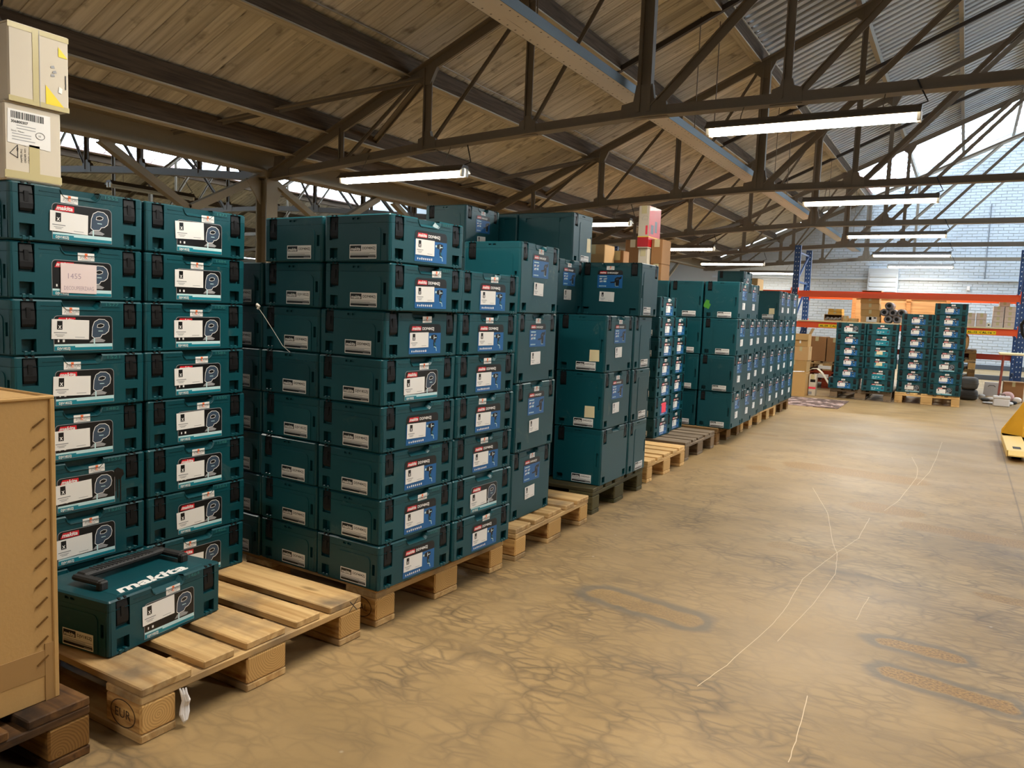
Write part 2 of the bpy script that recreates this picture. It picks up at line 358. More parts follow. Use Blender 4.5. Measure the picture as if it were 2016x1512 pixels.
def case_lid(H):
    mb = MB(); z0, z1 = H-LID, H-0.006; e = CL/2-RC
    wall(mb, PUT['b'], -e, e, z0, z1, [r for r in bays(H, 'b')])
    for s in 'np': wall(mb, PUT[s], -CW/2+RC, CW/2-RC, z0, z1, bays(H, s))
    # front wall with finger scoop
    out = [(-0.058, z1), (-0.053, H-0.018), (-0.044, H-0.026), (0.044, H-0.026), (0.053, H-0.018), (0.058, z1)]
    P = PUT['f']
    wall(mb, P, -e, -0.058, z0, z1, bays(H, 'f')); wall(mb, P, 0.058, e, z0, z1, bays(H, 'f'))
    for (a, b), (c, d) in zip(out, out[1:]):
        mb.face([P(a, z0, 0), P(c, z0, 0), P(c, d, 0), P(a, b, 0)])
        lip = lambda u, z: P(u*1.04, z-0.0025, -0.0022)
        mb.face([lip(a, b), lip(c, d), P(c, d, 0.002), P(a, b, 0.002)])
        mb.face([P(a, b, 0.002), P(c, d, 0.002), P(c*0.93, min(d+0.008, H-0.004), 0.020), P(a*0.93, min(b+0.008, H-0.004), 0.020)])
        mb.face([P(a*0.93, min(b+0.008, H-0.004), 0.020), P(c*0.93, min(d+0.008, H-0.004), 0.020), P(c*0.93, H-0.002, 0.020), P(a*0.93, H-0.002, 0.020)])
    corners(mb, z0, z1)
    # thin seam rib along the lid edge
    for (u0, u1) in ((-e+0.07, -0.062), (0.062, e-0.07)): mb.box(CW/2-0.001, CW/2+0.0012, u0, u1, H-0.0185, H-0.0165)
    # rounded shoulder and top deck (open over the scoop)
    i1 = 0.005
    for sx, sy, a, b in ((0, -1, (-CW/2+RC, CW/2-RC), None), (0, 1, (-CW/2+RC, CW/2-RC), None), (-1, 0, (-e, e), None), (1, 0, (-e, -0.058), (0.058, e))):
        for seg in (a, b):
            if not seg: continue
            if sx: mb.face([(sx*CW/2, seg[0], z1), (sx*CW/2, seg[1], z1), (sx*(CW/2-i1), seg[1], H-0.0015), (sx*(CW/2-i1), seg[0], H-0.0015)])
            else: mb.face([(seg[0], sy*CL/2, z1), (seg[1], sy*CL/2, z1), (seg[1], sy*(CL/2-i1), H-0.0015), (seg[0], sy*(CL/2-i1), H-0.0015)])
    for sx, sy in ((1, 1), (1, -1), (-1, -1), (-1, 1)):
        for k in range(3):
            a0, a1 = math.radians(30*k), math.radians(30*k+30)
            Q = lambda a, r, z: (sx*(CW/2-RC+r*math.cos(a)), sy*(CL/2-RC+r*math.sin(a)), z)
            mb.face([Q(a0, RC, z1), Q(a1, RC, z1), Q(a1, RC-i1, H-0.0015), Q(a0, RC-i1, H-0.0015)])
            mb.face([Q(a0, RC-i1, H-0.0015), Q(a1, RC-i1, H-0.0015), Q(a0, 0, H-0.0015)])
    zt = H-0.0015; xi = CW/2-i1
    mb.face([(-xi, -e, zt), (CW/2-0.020, -e, zt), (CW/2-0.020, e, zt), (-xi, e, zt)])
    for s in (-1, 1):
        mb.face([(-CW/2+RC, s*e, zt), (CW/2-RC, s*e, zt), (CW/2-RC, s*(CL/2-i1), zt), (-CW/2+RC, s*(CL/2-i1), zt)])
        mb.face([(CW/2-0.020, s*0.054, zt), (xi, s*0.058, zt), (xi, s*e, zt), (CW/2-0.020, s*e, zt)])
    return mb.data('case_lid', teal)
def latch_mesh():
    """black over-centre latch: local x outward, y across, z down from the hinge at 0"""
    mb = MB(); prof = [(0, 0.0), (0.006, -0.003), (0.0085, -0.020), (0.0105, -0.050), (0.0098, -0.064), (0.006, -0.071), (0.001, -0.072)]
    hw = [0.0155, 0.0160, 0.0172, 0.0180, 0.0174, 0.0150, 0.0150]
    n = len(prof)
    vs = [(x, -h, z) for (x, z), h in zip(prof, hw)]+[(x, h, z) for (x, z), h in zip(prof, hw)]
    mb.raw(vs, [(k, k+1, n+k+1, n+k) for k in range(n-1)]+[tuple(range(n)), tuple(range(n, 2*n))[::-1]])
    for s in (-1, 1): mb.bbox(0.001, 0.010, s*0.009-0.0045, s*0.009+0.0045, -0.001, 0.006, 0.0015)      # hinge knuckles
    mb.box(0.009, 0.0112, -0.006, 0.006, -0.046, -0.018)                                            # moulded rib
    return mb.data('latch', black)
LATCH = latch_mesh()
fput = lambda u, v, h: (CW/2+0.0008+h, u, v)
INK = [white, ink, red, blue, tealink, pale, grey, steelblue, orange_ink, yellow_ink, cream_ink, pink_ink, paper_note, pencil, scratch_ink]
WH, BK, RD, BL, TL, PA, GR, SL, OR, YE, CR, PK, NOTE, PEN, SCR = range(15)
def brand(f, u, v, wd, m, layer):
    f.text('makita', u, v, wd/3.0, m, layer, bold=0.035, shear=0.22, fit=wd)
def jigsaw_label(show_brand=True):
    f = Flat(fput); u0, u1 = -0.083, 0.092
    f.rrect(u0-0.0015, u1+0.0015, 0.0105, 0.1115, 0.012, GR, 0, True); f.rrect(u0, u1, 0.012, 0.110, 0.011, BK, 1, True)
    f.rect(u0, u1, 0.0245, 0.030, PA, 2); f.rect(u0, u1, 0.012, 0.0245, TL, 2); f.rect(u0+0.06, u1, 0.0205, 0.0245, PA, 3)
    f.text('DJV182ZJ', u0+0.008, 0.0145, 0.0095, WH, 4, bold=0.03)
    if show_brand:
        f.poly([(u0+0.006, 0.090), (u0+0.062, 0.090), (u0+0.062, 0.106), (u0+0.014, 0.106)], RD, 2); brand(f, u0+0.011, 0.0935, 0.047, WH, 3)
    for k in range(2): f.rect(u0+0.010+0.014*k, u0+0.014+0.016*k, 0.036, 0.043, WH, 2)
    # jigsaw drawing
    o = [(0.028, 0.052), (0.030, 0.078), (0.036, 0.094), (0.050, 0.102), (0.068, 0.101), (0.079, 0.093), (0.083, 0.080), (0.080, 0.066), (0.070, 0.058), (0.060, 0.056), (0.055, 0.048), (0.036, 0.046)]
    f.poly(o, SL, 2); f.line(o+o[:1], 0.0018, WH, 3)
    hole = [(0.044, 0.078), (0.046, 0.086), (0.056, 0.089), (0.066, 0.086), (0.064, 0.080), (0.055, 0.077)]
    f.poly(hole, BK, 4); f.line(hole+hole[:1], 0.0014, WH, 5)
    f.rect(0.048, 0.062, 0.066, 0.068, PA, 4)
    f.poly([(0.020, 0.034), (0.064, 0.034), (0.070, 0.039), (0.052, 0.046), (0.030, 0.044)], GR, 4); f.rect(0.033, 0.037, 0.024, 0.046, PA, 5)
    return f.b.data('jigsaw_label', INK)
def drill_label():
    f = Flat(fput); u0, u1 = -0.075, 0.098
    f.rrect(u0, u1, 0.012, 0.115, 0.014, BK, 0, True); f.rect(u0, u1, 0.012, 0.084, BL, 1)
    f.poly([(u0+0.012, 0.092), (u0+0.064, 0.092), (u0+0.064, 0.107), (u0+0.016, 0.107)], RD, 1); brand(f, u0+0.016, 0.095, 0.045, WH, 2)
    f.text('DDF484ZJ', u0+0.070, 0.0945, 0.0135, WH, 1, bold=0.03, fit=0.064)
    u = u0+0.014
    for k, (wd, h) in enumerate(((.005, .007), (.006, .006), (.006, .008), (.006, .007), (.006, .007), (.006, .007), (.006, .007), (.006, .008))):
        f.rrect(u, u+wd, 0.018, 0.018+h, 0.002, WH, 2, n=2); u += 0.0105
    o = [(0.040, 0.066), (0.045, 0.076), (0.060, 0.079), (0.076, 0.076), (0.078, 0.064), (0.070, 0.060), (0.068, 0.044), (0.074, 0.034), (0.062, 0.030), (0.057, 0.046), (0.058, 0.060), (0.046, 0.062)]
    f.poly(o, BK, 2); f.rect(0.034, 0.042, 0.066, 0.073, PA, 3); f.rect(0.058, 0.061, 0.062, 0.076, WH, 3); f.rect(0.061, 0.074, 0.066, 0.069, PA, 3)
    f.line([(0.060, 0.035), (0.072, 0.033), (0.075, 0.020)], 0.003, PA, 3); f.poly([(0.062, 0.050), (0.066, 0.050), (0.068, 0.038), (0.064, 0.038)], TL, 3)
    return f.b.data('drill_label', INK)
def hammer_label(dz=0.0):
    f = Flat(fput); u0, u1, a, b = -0.082, 0.080, 0.162+dz, 0.268+dz
    f.rrect(u0, u1, a, b, 0.014, BK, 0, True); f.rect(u0, u1, a, b-0.028, BL, 1)
    f.poly([(u0+0.012, b-0.022), (u0+0.058, b-0.022), (u0+0.058, b-0.007), (u0+0.016, b-0.007)], RD, 1); brand(f, u0+0.015, b-0.019, 0.040, WH, 2)
    f.text('DHR242ZJV', u0+0.063, b-0.020, 0.0125, WH, 1, bold=0.03, fit=0.070)
    f.text('18V', u0+0.012, b-0.056, 0.012, WH, 2, bold=0.05, shear=0.2); f.text('LXT', u0+0.040, b-0.056, 0.012, WH, 2, bold=0.05, shear=0.2)
    f.text('XPT', u0+0.012, b-0.072, 0.012, WH, 2, bold=0.05, shear=0.2); f.rect(u0+0.040, u0+0.058, b-0.071, b-0.062, PA, 2)
    f.rect(u0+0.012, u0+0.060, b-0.040, b-0.035, PA, 2)
    for k in range(5): f.rect(u0+0.012+0.010*k, u0+0.018+0.010*k, a+0.008, a+0.014, PA, 2)
    f.poly([(0.000, a+0.040), (0.004, a+0.036), (0.030, a+0.040), (0.030, a+0.056), (0.044, a+0.066), (0.062, a+0.066), (0.074, a+0.072), (0.072, a+0.056), (0.058, a+0.050), (0.060, a+0.036), (0.056, a+0.012), (0.034, a+0.010), (0.030, a+0.032), (0.004, a+0.030)], BK, 2)
    f.poly([(0.038, a+0.056), (0.056, a+0.058), (0.054, a+0.050), (0.040, a+0.048)], SL, 3)
    f.line([(0.034, a+0.034), (0.036, a+0.012), (0.056, a+0.012)], 0.002, PA, 3)
    return f.b.data('hammer_label', INK)
def teal_label():
    f = Flat(fput); u0, u1 = -0.075, 0.095
    f.rrect(u0, u1, 0.012, 0.110, 0.012, BK, 0, True); f.rect(u0, u1, 0.012, 0.082, TL, 1)
    f.rect(u0+0.01, u0+0.055, 0.088, 0.102, RD, 1); brand(f, u0+0.014, 0.091, 0.038, WH, 2); f.rect(u0+0.06, u1-0.03, 0.086, 0.098, WH, 1)
    for k in range(3): f.text('18V', u0+0.010+0.034*k, 0.040, 0.014, WH, 2, bold=0.05, shear=0.2)
    f.rect(u0+0.012, u0+0.06, 0.022, 0.027, PA, 2); f.poly([(0.060, 0.030), (0.085, 0.034), (0.085, 0.062), (0.072, 0.066), (0.058, 0.052)], SL, 2)
    return f.b.data('teal_label', INK)
def stock_sticker(u, v, wd, h, tilt, lift=0.0016):
    """white stock sticker with the black X mark; its square code is left out"""
    f = Flat(lambda a, b, q: fput(a, b, q+lift)); ca, sa = math.cos(tilt), math.sin(tilt)
    T = lambda x, y: (u+x*ca-y*sa, v+x*sa+y*ca)
    R = lambda x0, x1, y0, y1, m, l: f.poly([T(x0, y0), T(x1, y0), T(x1, y1), T(x0, y1)], m, l)
    R(-wd/2, wd/2, -h/2, h/2, WH, 0)
    R(-wd*.36, -wd*.22, -h*.02, h*.42, BK, 1)
    x, y = T(-wd*.335, h*.03); f.text('X', x, y, h*.22, WH, 2, bold=0.05, rot=tilt, fit=wd*.09)
    R(-wd*.44, -wd*.10, -h*.20, -h*.155, GR, 1); R(-wd*.40, -wd*.16, -h*.30, -h*.27, GR, 1); R(-wd*.36, -wd*.20, -h*.37, -h*.34, GR, 1)
    R(wd*.12, wd*.38, -h*.40, -h*.375, GR, 1)
    return f.b.data('stock_sticker', INK)
def shop_sticker(v, u=0.0, tilt=0.0):
    f = Flat(fput); wd, h = 0.050, 0.022; ca, sa = math.cos(tilt), math.sin(tilt)
    P = lambda x, y: (u+x*ca-y*sa, v+x*sa+y*ca)
    f.poly([P(-wd/2, -h/2), P(wd/2, -h/2), P(wd/2, h/2), P(-wd/2, h/2)], WH, 0)
    f.poly([P(-.004, -.005), P(.004, -.005), P(.004, .010), P(-.004, .010)], OR, 1)
    for t, x, m, l in (('JOB', -0.019, GR, 1), ('X', -0.0028, WH, 2), ('ION', 0.006, GR, 1)):
        a, b = P(x, -0.004); f.text(t, a, b, 0.0095, m, l, bold=0.02, rot=tilt)
    f.poly([P(-.014, -.0085), P(.014, -.0085), P(.014, -.0070), P(-.014, -.0070)], GR, 1)
    return f.b.data('shop_sticker', INK)
def end_label(model, side=-1, cx=0.035, z0=0.010):
    """white type plate on the case end"""
    q = 0.0030
    put = (lambda u, v, h: (u, -CL/2-q-h, v)) if side < 0 else (lambda u, v, h: (-u, CL/2+q+h, v))
    if side > 0: cx = -cx
    f = Flat(put); wd, h = 0.120, 0.046; a = cx-wd/2
    f.rect(a, a+wd, z0, z0+h, WH, 0)
    f.rect(a+.003, a+.052, z0+.025, z0+h-.003, BK, 1); brand(f, a+.005, z0+.027, 0.044, WH, 2)
    f.text(model, a+.058, z0+h-.0155, 0.0115, BK, 1, bold=0.012, fit=0.056)
    f.rect(a+.003, a+wd-.003, z0+.019, z0+.0205, GR, 1); f.rect(a+.003, a+wd-.03, z0+.0155, z0+.017, GR, 1)
    f.rect(a+.003, a+wd-.003, z0+.0115, z0+.0145, GR, 1); f.rect(a+.003, a+wd-.003, z0+.003, z0+.0105, BK, 1); f.rect(a+wd*.7, a+wd-.006, z0+.0042, z0+.0068, GR, 2)
    return f.b.data('type_plate', INK)
def number_mesh(t, H):
    f = Flat(fput); f.text(t, 0.074, H-0.0155, 0.013, SCR, 0, bold=-0.012, fit=0.040 if len(t) == 4 else None)
    return f.b.data('handwritten_number', INK)
def note_mesh():
    f = Flat(lambda a, b, q: fput(a, b, q+0.003)); f.quad(-0.008, 0.061, 0.106, 0.084, -0.01, NOTE, 0)
    f.text('1455', -0.040, 0.060, 0.022, PEN, 1, bold=-0.005); f.text('DECOUPEERZAAG', -0.052, 0.028, 0.016, PEN, 1, bold=-0.005, fit=0.088)
    return f.b.data('paper_note', INK)
def blank_sticker(u0, u1, v0, v1, m, face='f'):
    if face == 'f': f = Flat(lambda a, b, q: fput(a, b, q+0.002))
    else: f = Flat(lambda a, b, q: (a, -CL/2-0.0032-q, b))
    r = random.Random(int((u0+v0)*9999)); P = [(u0, v0), (u1, v0+.002), (u1-.002, v1), (u0+.001, v1-.001)]
    f.poly(P, m, 0); return f.b.data('blank_sticker', INK)
def splat_mesh():
    f = Flat(fput); pts = []
    r = random.Random(4)
    for k in range(22):
        a = 2*math.pi*k/22; q = 0.019*(1+r.uniform(-.16, .16)); pts.append((0.106+q*math.cos(a), 0.098+q*math.sin(a)*0.9))
    f.poly(pts, BK, 0)
    for x, l, wd in ((0.096, .050, .0035), (0.103, .072, .004), (0.112, .084, .004)): f.poly([(x-wd/2, .095), (x+wd/2, .095), (x+wd/2, .095-l), (x, .093-l), (x-wd/2, .095-l)], BK, 1)
    return f.b.data('paint_splat', INK)
def handle_parts(root, H):
    mb = MB()
    xb, xf, y = -0.035, 0.055, 0.140
    mb.bbox(xb-0.020, xb+0.020, -y, y, H+0.012, H+0.030, 0.006)
    for s in (-1, 1):
        mb.bbox(xb-0.018, xf, s*y-0.014, s*y+0.014, H+0.010, H+0.026, 0.005); mb.bbox(xf-0.012, xf+0.010, s*y-0.013, s*y+0.013, H-0.003, H+0.024, 0.004)
    link('carry_handle', mb.data('carry_handle', blackrib), root)
    r = MB()
    for k in range(16): r.box(xb-0.017, xb+0.017, -0.098+0.0125*k, -0.092+0.0125*k, H+0.0295, H+0.0312)
    link('grip_rib', r.data('grip_rib', blackrib), root)
    f = Flat(lambda u, v, h: (0.118-v, u, H-0.0010+h), 0.0008)
    f.text('makita', -0.135, 0.0, 0.062, WH, 1, bold=0.035, shear=0.25, fit=0.240)
    link('brand_lettering', f.b.data('brand_lettering', INK), root)
    p = MB(); p.bbox(0.062, 0.124, -0.150, 0.150, H-0.003, H-0.0006, 0.001); link('lid_panel', p.data('lid_panel', teal), root)
KINDS = {2: 0.1565, 3: 0.21, 4: 0.315}
MESH = {}
def M(key, fn):
    if key not in MESH: MESH[key] = fn()
    return MESH[key]
for h in (2, 3, 4):
    M(('body', h), lambda: case_body(KINDS[h])); M(('lid', h), lambda: case_lid(KINDS[h]))
def add(o, name, me, loc=(0, 0, 0), rz=0): return link(name, me, o, loc, (0, 0, rz))
def tool_case(label, size, x, y, z, rz=0.0, front='jigsaw', plate='DJV182ZJ', number=None, shop=True, stock=True, both_plates=False, dusty=False, extra=(), group='stacked teal tool cases', tilt=None, latches=True, nobrand=False):
    """x, y: centre of the base; the front faces local +x"""
    H = KINDS[size]
    o = thing('tool_case', label, 'tool case', (x, y, z), rz, group)
    b = add(o, 'body', MESH['body', size]); l = add(o, 'lid', MESH['lid', size])
    if dusty:
        for q in (b, l): q.material_slots[0].link = 'OBJECT'; q.material_slots[0].material = teal_dusty
    if latches:
        for s in (-1, 1):
            add(o, 'latch', LATCH, (CW/2-0.0105, s*LATCH_U, H-0.006)); add(o, 'latch', LATCH, (-0.102, s*(CL/2-0.0105), H-0.006), s*math.pi/2)
    rr = random.Random(label)
    tl = rr.choice((-0.03, 0.0, 0.02, 0.04)) if tilt is None else tilt
    if front == 'jigsaw':
        add(o, 'front_label', M(('jig', nobrand), lambda: jigsaw_label(not nobrand)))
        dv = rr.choice((0, 0, .006, .012)) if not nobrand else 0.02
        if stock: add(o, 'stock_sticker', M(('st', 'j', tl, dv), lambda: stock_sticker(-0.036, 0.060+dv, 0.110, 0.056, tl)))
        if shop: add(o, 'shop_sticker', M(('sh', 'j', tl), lambda: shop_sticker(H-0.032, -0.004+tl, tl*0.6)))
    elif front == 'drill':
        add(o, 'front_label', M('dri', drill_label))
        if stock: add(o, 'stock_sticker', M(('st', 'd', tl), lambda: stock_sticker(-0.022, 0.060, 0.100, 0.052, tl*0.6)))
        if shop: add(o, 'shop_sticker', M(('sh', 'd', tl), lambda: shop_sticker(H-0.026, 0.0+tl, tl)))
    elif front == 'hammer':
        add(o, 'front_label', M('ham', hammer_label))
        if stock: add(o, 'stock_sticker', M(('st', 'h', tl), lambda: stock_sticker(-0.016, 0.110, 0.096, 0.058, tl)))
        if shop: add(o, 'shop_sticker', M(('sh', 'h', tl), lambda: shop_sticker(H-0.034, 0.0)))
    elif front == 'teal':
        add(o, 'front_label', M('tea', teal_label))
        if shop: add(o, 'shop_sticker', M(('sh', 'j', tl), lambda: shop_sticker(H-0.032, -0.004+tl, tl*0.6)))
    if plate:
        add(o, 'type_plate', M(('pl', plate, -1), lambda: end_label(plate, -1)))
        if both_plates: add(o, 'type_plate', M(('pl', plate, 1), lambda: end_label(plate, 1)))
    if number: add(o, 'handwritten_number', number_mesh(number, H))
    for nm, me in extra: add(o, nm, me)
    return o
ORD = ['topmost', 'second from top', 'third from top', 'fourth from top', 'fifth from top', 'sixth from top', 'seventh from top', 'bottom']
def ordinal(k, n): return 'bottom' if k == n-1 else ORD[k]
def stack(px, py, t, ix, iy, size, n, where, noun, z0=0.144, ori='A', over={}, gx=0.0, gy=0.012, jit=0.004, group=None, skip=(), **kw):
    """column of cases on the pallet frame whose aisle corner is (px, py), turned by t; ix columns inwards, iy along the aisle (both metres)"""
    out = []
    for k in range(n):                       # k counts from the top
        if k in skip: continue
        z = z0+(n-1-k)*(KINDS[size]+0.0006)
        r = random.Random(where+str(k)); jx, jy = r.uniform(-jit, jit), r.uniform(-jit, jit)
        a, b = (CW, CL) if ori == 'A' else (CL, CW)
        lx, ly = -ix-a/2+jx+over.get(k, {}).get('dx', 0), iy+b/2+jy
        X = px+lx*math.cos(t)-ly*math.sin(t); Y = py+lx*math.sin(t)+ly*math.cos(t)
        d = dict(kw); d.update(over.get(k, {})); d.pop('dx', None)
        num = d.get('number'); lab = d.pop('label', None)
        if not lab:
            lab = '%s, %s %s %s' % (noun, ordinal(k, n), 'of' if n > 1 else 'in', where)
            if num: lab += ', numbered '+num
        rz = {'A': 0, 'B': math.pi/2, 'C': -math.pi/2}[ori]
        d.setdefault('group', group or noun+'s')
        out.append(tool_case(lab, size, X, Y, z, t+rz+r.uniform(-.006, .006), **d))
    return out
# ------------------------------------------------------------------ the hall: floor, walls
RX0, RY, RZ0 = -5.2, 22.4, 2.45            # valley line, end wall, valley height of the roof chords
RSL = 0.437; RIDGE = 3.9; RIDGE_Z = RZ0+RSL*(RIDGE-RX0); RVAL = RIDGE+(RIDGE-RX0); LRIDGE = RX0-(RIDGE-RX0); LVAL = RX0-2*(RIDGE-RX0)
OFF = 0.22; ANG = math.atan(RSL); Y0 = -7.0
def roofz(x):
    if x > RIDGE: return RIDGE_Z-RSL*(x-RIDGE)
    if x >= RX0: return RZ0+RSL*(x-RX0)
    if x >= LRIDGE: return RZ0-RSL*(x-RX0)
    return RIDGE_Z+RSL*(x-LRIDGE)
def floor_material():
    m = bpy.data.materials.new('dusty_concrete'); m.use_nodes = True; nt = m.node_tree; b = nt.nodes['Principled BSDF']; lk = nt.links.new
    b.inputs['Specular IOR Level'].default_value = 0.35
    tc = nt.nodes.new('ShaderNodeTexCoord')
    def noise(scale, detail=4, vec=None, dist=0.0):
        n = nt.nodes.new('ShaderNodeTexNoise'); n.inputs['Scale'].default_value = scale; n.inputs['Detail'].default_value = detail; n.inputs['Distortion'].default_value = dist
        lk(vec or tc.outputs['Object'], n.inputs['Vector']); return n
    def mp(sx, sy, rz=0.0, vec=None):
        q = nt.nodes.new('ShaderNodeMapping'); q.inputs['Scale'].default_value = (sx, sy, 1); q.inputs['Rotation'].default_value = (0, 0, rz)
        lk(vec or tc.outputs['Object'], q.inputs['Vector']); return q.outputs[0]
    def math_(op, a, b_=None, c=None):
        q = nt.nodes.new('ShaderNodeMath'); q.operation = op
        for k, v in enumerate((a, b_, c)):
            if v is None: continue
            if isinstance(v, (int, float)): q.inputs[k].default_value = v
            else: lk(v, q.inputs[k])
        return q.outputs[0]
    def mix(f, a, c):
        q = nt.nodes.new('ShaderNodeMix'); q.data_type = 'RGBA'
        for i, v in ((0, f), (6, a), (7, c)):
            if isinstance(v, (tuple, float, int)): q.inputs[i].default_value = v
            else: lk(v, q.inputs[i])
        return q.outputs[2]
    # warp the coordinates a little so that rings and blotches wander
    wn = noise(7.0, 5); off = nt.nodes.new('ShaderNodeVectorMath'); off.operation = 'SUBTRACT'; lk(wn.outputs['Color'], off.inputs[0]); off.inputs[1].default_value = (.5, .5, .5)
    wv = nt.nodes.new('ShaderNodeVectorMath'); wv.operation = 'MULTIPLY_ADD'; lk(off.outputs[0], wv.inputs[0]); wv.inputs[1].default_value = (.10, .07, 0); lk(tc.outputs['Object'], wv.inputs[2])
    warped = wv.outputs[0]
    base = ramp(nt, [(0.3, L(140, 115, 76)), (0.55, L(158, 131, 90)), (0.8, L(171, 146, 104))]); lk(noise(1.1, 8, dist=0.8).outputs['Fac'], base.inputs[0])
    colr = base.outputs[0]
    streak = ramp(nt, [(0.42, (0, 0, 0, 1)), (0.70, (1, 1, 1, 1))]); lk(noise(1.0, 5, mp(0.8, 5.0, 0.03, warped)).outputs['Fac'], streak.inputs[0])
    colr = mix(math_('MULTIPLY', streak.outputs[0], 0.35), colr, L(122, 101, 72))
    # drying rings: cell borders of a stretched voronoi, only in places
    v = nt.nodes.new('ShaderNodeTexVoronoi'); v.feature = 'DISTANCE_TO_EDGE'; v.inputs['Scale'].default_value = 1.0; lk(mp(11.0, 23.0, 0.04, warped), v.inputs['Vector'])
    v3 = nt.nodes.new('ShaderNodeTexVoronoi'); v3.feature = 'DISTANCE_TO_EDGE'; v3.inputs['Scale'].default_value = 1.0; lk(mp(3.6, 8.5, 0.06, warped), v3.inputs['Vector'])
    ring3 = ramp(nt, [(0.0, (1, 1, 1, 1)), (0.03, (0.5, .5, .5, 1)), (0.09, (0, 0, 0, 1))]); lk(v3.outputs['Distance'], ring3.inputs[0])
    ring = ramp(nt, [(0.0, (.85, .85, .85, 1)), (0.07, (0.5, .5, .5, 1)), (0.18, (0, 0, 0, 1))]); lk(v.outputs['Distance'], ring.inputs[0])
    mask = ramp(nt, [(0.34, (0.15, 0.15, 0.15, 1)), (0.50, (1, 1, 1, 1))]); lk(noise(0.9, 4).outputs['Fac'], mask.inputs[0])
    rn = ramp(nt, [(0.35, (0.15, .15, .15, 1)), (0.65, (1, 1, 1, 1))]); lk(noise(5, 3).outputs['Fac'], rn.inputs[0])
    sep = nt.nodes.new('ShaderNodeSeparateXYZ'); lk(tc.outputs['Object'], sep.inputs[0])
    far = nt.nodes.new('ShaderNodeMapRange'); far.inputs['From Min'].default_value = 3.0; far.inputs['From Max'].default_value = 7.5; far.inputs['To Min'].default_value = 1.0; far.inputs['To Max'].default_value = 0.25
    lk(sep.outputs['Y'], far.inputs['Value'])
    rf = math_('MULTIPLY', math_('MULTIPLY', math_('MAXIMUM', ring.outputs[0], ring3.outputs[0]), mask.outputs[0]), math_('MULTIPLY', rn.outputs[0], far.outputs[0]))
    colr = mix(math_('MULTIPLY', rf, 0.80), colr, L(84, 70, 54))
    # blotches of grey
    gb = ramp(nt, [(0.60, (0, 0, 0, 1)), (0.72, (1, 1, 1, 1))]); lk(noise(2.2, 6, mp(0.7, 2.2, 0.05, warped)).outputs['Fac'], gb.inputs[0])
    colr = mix(math_('MULTIPLY', gb.outputs[0], 0.40), colr, L(96, 86, 72))
    # worn-through sandy patches with a grey rim
    ws = nt.nodes.new('ShaderNodeSeparateXYZ'); lk(warped, ws.inputs[0])
    for (x, y, a, c, ang, rim, deep) in ((1.63, 1.80, .145, .045, -.05, 1, 1.0), (1.72, 1.53, .20, .045, -.16, 1, 1.0), (1.05, 5.05, .52, .16, -.12, 0, .9), (1.36, 3.97, .22, .13, -.2, 0, .9),
                                          (1.78, 3.62, .33, .10, -.1, 0, .8), (0.70, 1.62, .24, .06, -.15, 1, .35), (1.10, 2.78, .20, .07, -.1, 0, .4), (0.08, 6.5, .16, .07, 0, 0, .7),
                                          (0.85, 7.2, .2, .12, 0, 0, .45), (1.95, 2.57, .16, .05, 0, 0, .7), (1.3, 6.9, .28, .08, 0, 0, .4), (0.45, 4.75, .12, .1, 0, 0, .7), (1.5, 8.6, .4, .1, 0, 0, .35)):
        dx = math_('SUBTRACT', ws.outputs['X'], x); dy = math_('SUBTRACT', ws.outputs['Y'], y)
        ca, sa = math.cos(ang), math.sin(ang)
        ux = math_('ADD', math_('MULTIPLY', dx, ca/c), math_('MULTIPLY', dy, sa/c)); uy = math_('ADD', math_('MULTIPLY', dx, -sa/c), math_('MULTIPLY', dy, ca/c))
        ux = math_('MAXIMUM', math_('SUBTRACT', math_('ABSOLUTE', ux), max(0.0, a/c-1)), 0.0)
        d = math_('MULTIPLY', math_('SQRT', math_('ADD', math_('MULTIPLY', ux, ux), math_('MULTIPLY', uy, uy))), 0.7)
        if rim:
            rr = ramp(nt, [(0.30, (0, 0, 0, 1)), (0.38, (1, 1, 1, 1)), (0.52, (1, 1, 1, 1)), (0.72, (0, 0, 0, 1))]); lk(math_('MULTIPLY', d, 0.5), rr.inputs[0])
            colr = mix(math_('MULTIPLY', rr.outputs[0], 0.72), colr, L(98, 90, 78))
        rr = ramp(nt, [(0.27, (deep, deep, deep, 1)), (0.36, (0, 0, 0, 1))]); lk(math_('MULTIPLY', d, 0.5), rr.inputs[0])
        sand = ramp(nt, [(0.35, L(112, 82, 42)), (0.62, L(156, 120, 64))]); lk(noise(110, 4).outputs['Fac'], sand.inputs[0])
        colr = mix(math_('MULTIPLY', rr.outputs[0], 0.92), colr, sand.outputs[0])
    # slab joint along the aisle
    jx = math_('ABSOLUTE', math_('SUBTRACT', sep.outputs['X'], 2.055)); jr = ramp(nt, [(0.002, (1, 1, 1, 1)), (0.006, (0, 0, 0, 1))]); lk(jx, jr.inputs[0])
    colr = mix(math_('MULTIPLY', jr.outputs[0], 0.6), colr, L(70, 60, 50))
    sp = ramp(nt, [(0.0, (1, 1, 1, 1)), (0.035, (0, 0, 0, 1))]); vv = nt.nodes.new('ShaderNodeTexVoronoi'); vv.inputs['Scale'].default_value = 4.5; lk(tc.outputs['Object'], vv.inputs['Vector']); lk(vv.outputs['Distance'], sp.inputs[0])
    colr = mix(math_('MULTIPLY', sp.outputs[0], 0.5), colr, L(225, 215, 200))
    lk(colr, b.inputs['Base Color'])
    rgh = nt.nodes.new('ShaderNodeMapRange'); rgh.inputs['To Min'].default_value = 0.34; rgh.inputs['To Max'].default_value = 0.60
    lk(noise(1.6, 5).outputs['Fac'], rgh.inputs['Value']); lk(rgh.outputs[0], b.inputs['Roughness'])
    bp = nt.nodes.new('ShaderNodeBump'); bp.inputs['Strength'].default_value = 0.25; bp.inputs['Distance'].default_value = 0.003
